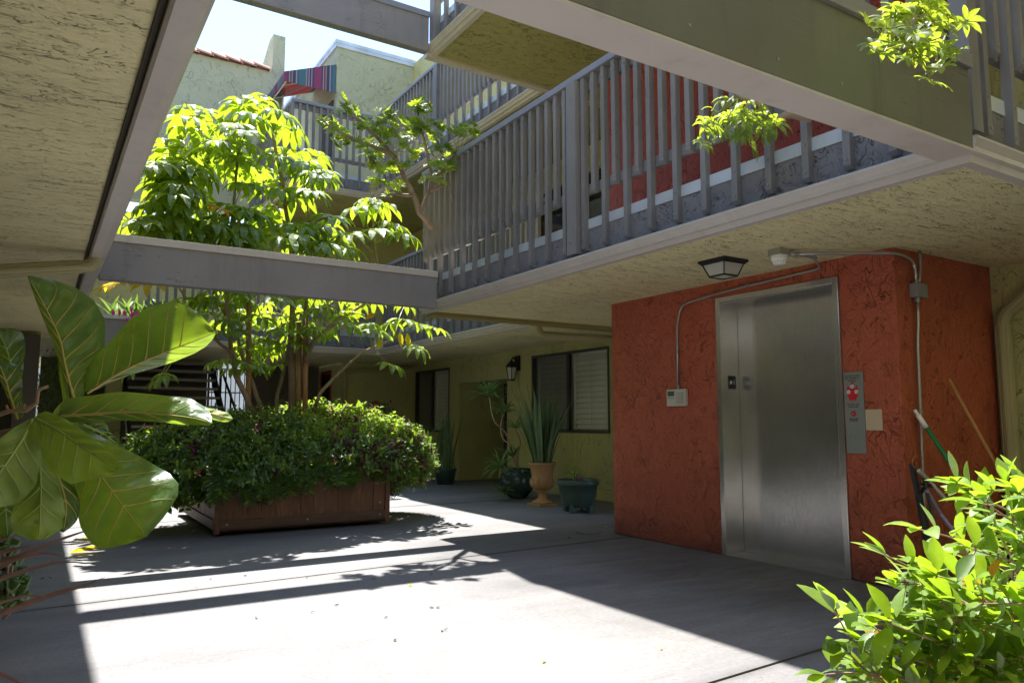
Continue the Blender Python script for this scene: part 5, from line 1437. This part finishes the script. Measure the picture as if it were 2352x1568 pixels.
# ---------------------------------------------------------------- far left: stairs, gate, garden behind
st = thing('staircase', (2.1, 13.4, 0), 'outdoor staircase of grey boards rising behind the fig leaves', 'staircase')
n_ = 13
for i in range(n_):
    m = MB(); y = 13.55+i*.23; z = .18*(i+1)
    m.box(1.40, 2.98, y, y+.27, z-.045, z); obj('tread', m, M['stairwood'], st)
m = MB()
for xx in (1.34, 2.985): m.prism([(xx, 13.45, 0), (xx, 13.75, 0), (xx, 13.55+n_*.23+.2, .18*n_-.1), (xx, 13.55+n_*.23, .18*n_+.06)], (.05, 0, 0))
obj('stringer', m, M['black'], st)
m = MB(); m.tube([(3.02, 13.5, .95), (3.02, 16.5, 3.0-.3)], .022, 8)
for i in range(6): m.tube([(3.02, 13.6+i*.5, .1+i*.39), (3.02, 13.6+i*.5, 1.0+i*.33)], .014, 6)
obj('handrail', m, M['black'], st)
m = MB(); m.box(.0, 3.02, 17.0, 17.12, 0, Z2+.05); 
tag(obj('stair_wall', m, M['brownwall']), 'dark red brown wall under and behind the stairs', 'wall')
gt = thing('iron_gate', (3.45, 17.0, 0), 'black iron picket gate with solid lower panels, bright garden behind', 'gate')
m = MB()
m.box(3.03, 3.07, 16.98, 17.02, 0, 2.36); m.box(3.81, 3.85, 16.98, 17.02, 0, 2.36); m.box(3.26, 3.31, 16.975, 17.025, 0, 2.36)
for z in (1.0, 1.75, 2.25): m.box(3.071, 3.809, 16.985, 17.015, z, z+.025)
obj('frame', m, M['fence'], gt)
x = 3.12; 
while x < 3.8:
    if abs(x-3.285) > .05:
        m = MB(); m.box(x-.008, x+.008, 16.99, 17.01, .05, 2.3); obj('bar', m, M['fence'], gt)
    x += .095
m = MB(); m.box(3.08, 3.25, 16.95, 16.974, .85, 1.22); obj('panel', m, M['fence'], gt)
m = MB()
pr = [(3.34, 16.955, .75), (3.78, 16.955, .75), (3.78, 16.955, 1.17)] + [(3.56+.16*math.cos(a*.314), 16.955, 1.17+.11*math.sin(a*.314)) for a in range(11)] + [(3.34, 16.955, 1.17)]
m.prism(pr, (0, .02, 0)); obj('panel', m, M['fence'], gt)
gd = MB(); gd.box(-6, 9, 26, 26.4, 0, 4.2); 
tag(obj('garden_wall', gd, M['garden']), 'sunlit pale wall of the neighbouring house beyond the gate', 'wall')
m = MB(); m.add([(-14,17.3,-.005),(12,17.3,-.005),(12,26,-.005),(-14,26,-.005)], [(0,1,2,3)]); struct('path', m, M['concrete'])
rg = random.Random(3)
for k, (gx, gy, gr, lb) in enumerate([(3.9, 19.5, .8, 'spiky sunlit shrub seen through the iron gate'), (5.0, 20.2, .7, 'rounder sunlit shrub right of the spiky one beyond the gate')]):
    m = MB()
    for i in range(420 if k else 130):
        an = rg.uniform(0, 6.28)
        if k == 0: leaf(m, V(gx, gy, .05), V(math.cos(an), math.sin(an), rg.uniform(.3, 2.2)), V(0,0,1), rg.uniform(.7, 1.25), .045, .35, .2, 5)
        else: leaf(m, V(gx, gy, .5)+V(math.cos(an), math.sin(an), rg.uniform(-.6,.8))*rg.uniform(.2,.6), V(rg.uniform(-1,1), rg.uniform(-1,1), rg.uniform(0,1)), V(0,0,1), .16, .07, .4, .2, 3)
    tag(obj('garden_shrub', m, M['lf_shrubbright' if k == 0 else 'lf_far']), lb, 'shrub', 'garden shrubs beyond the gate')
ft = thing('background_tree', (.35, 15.2, 0), 'dark leafy potted tree standing in the gap left of the staircase', 'tree')
m = MB()
for i in range(900):
    p = aty(112, 890, 15.2)+V(rg.gauss(0,.22), rg.gauss(0,.3), rg.gauss(0,.30)); leaf(m, p, V(rg.uniform(-1,1), rg.uniform(-1,1), rg.uniform(-1,.3)), V(0,0,1), .11, .03, .4, .2, 2)
obj('crown', m, M['lf_far'], ft); q = aty(112, 890, 15.2)
m = MB(); m.tube([(q.x, q.y, 0), (q.x+.03, q.y, .6), (q.x, q.y, 1.5)], .03, 7); obj('trunk', m, M['barkdark'], ft)
# potted epiphyllum on the far balcony, seen under the middle beam
ep = thing('potted_plant', (1.3, 13.3, 2.8), 'trailing balcony plant with pink buds above the short far beam', 'plant')
m, mk = MB(), MB()
for i in range(46):
    p = aty(rg.uniform(250, 380), 735, 13.2)+V(0,0,.02); sword(m, p, rg.uniform(0,6.28), rg.uniform(.1,.9), rg.uniform(.25,.5), .03, bend=.8)
for i in range(9):
    p = aty(rg.uniform(255, 325), rg.uniform(700, 728), 13.0); leaf(mk, p, V(0,-.2,-1), V(0,-1,0), .10, .05, .1, .4, 3)
obj('leaves', m, M['lf_far'], ep); obj('buds', mk, M['pink'], ep)
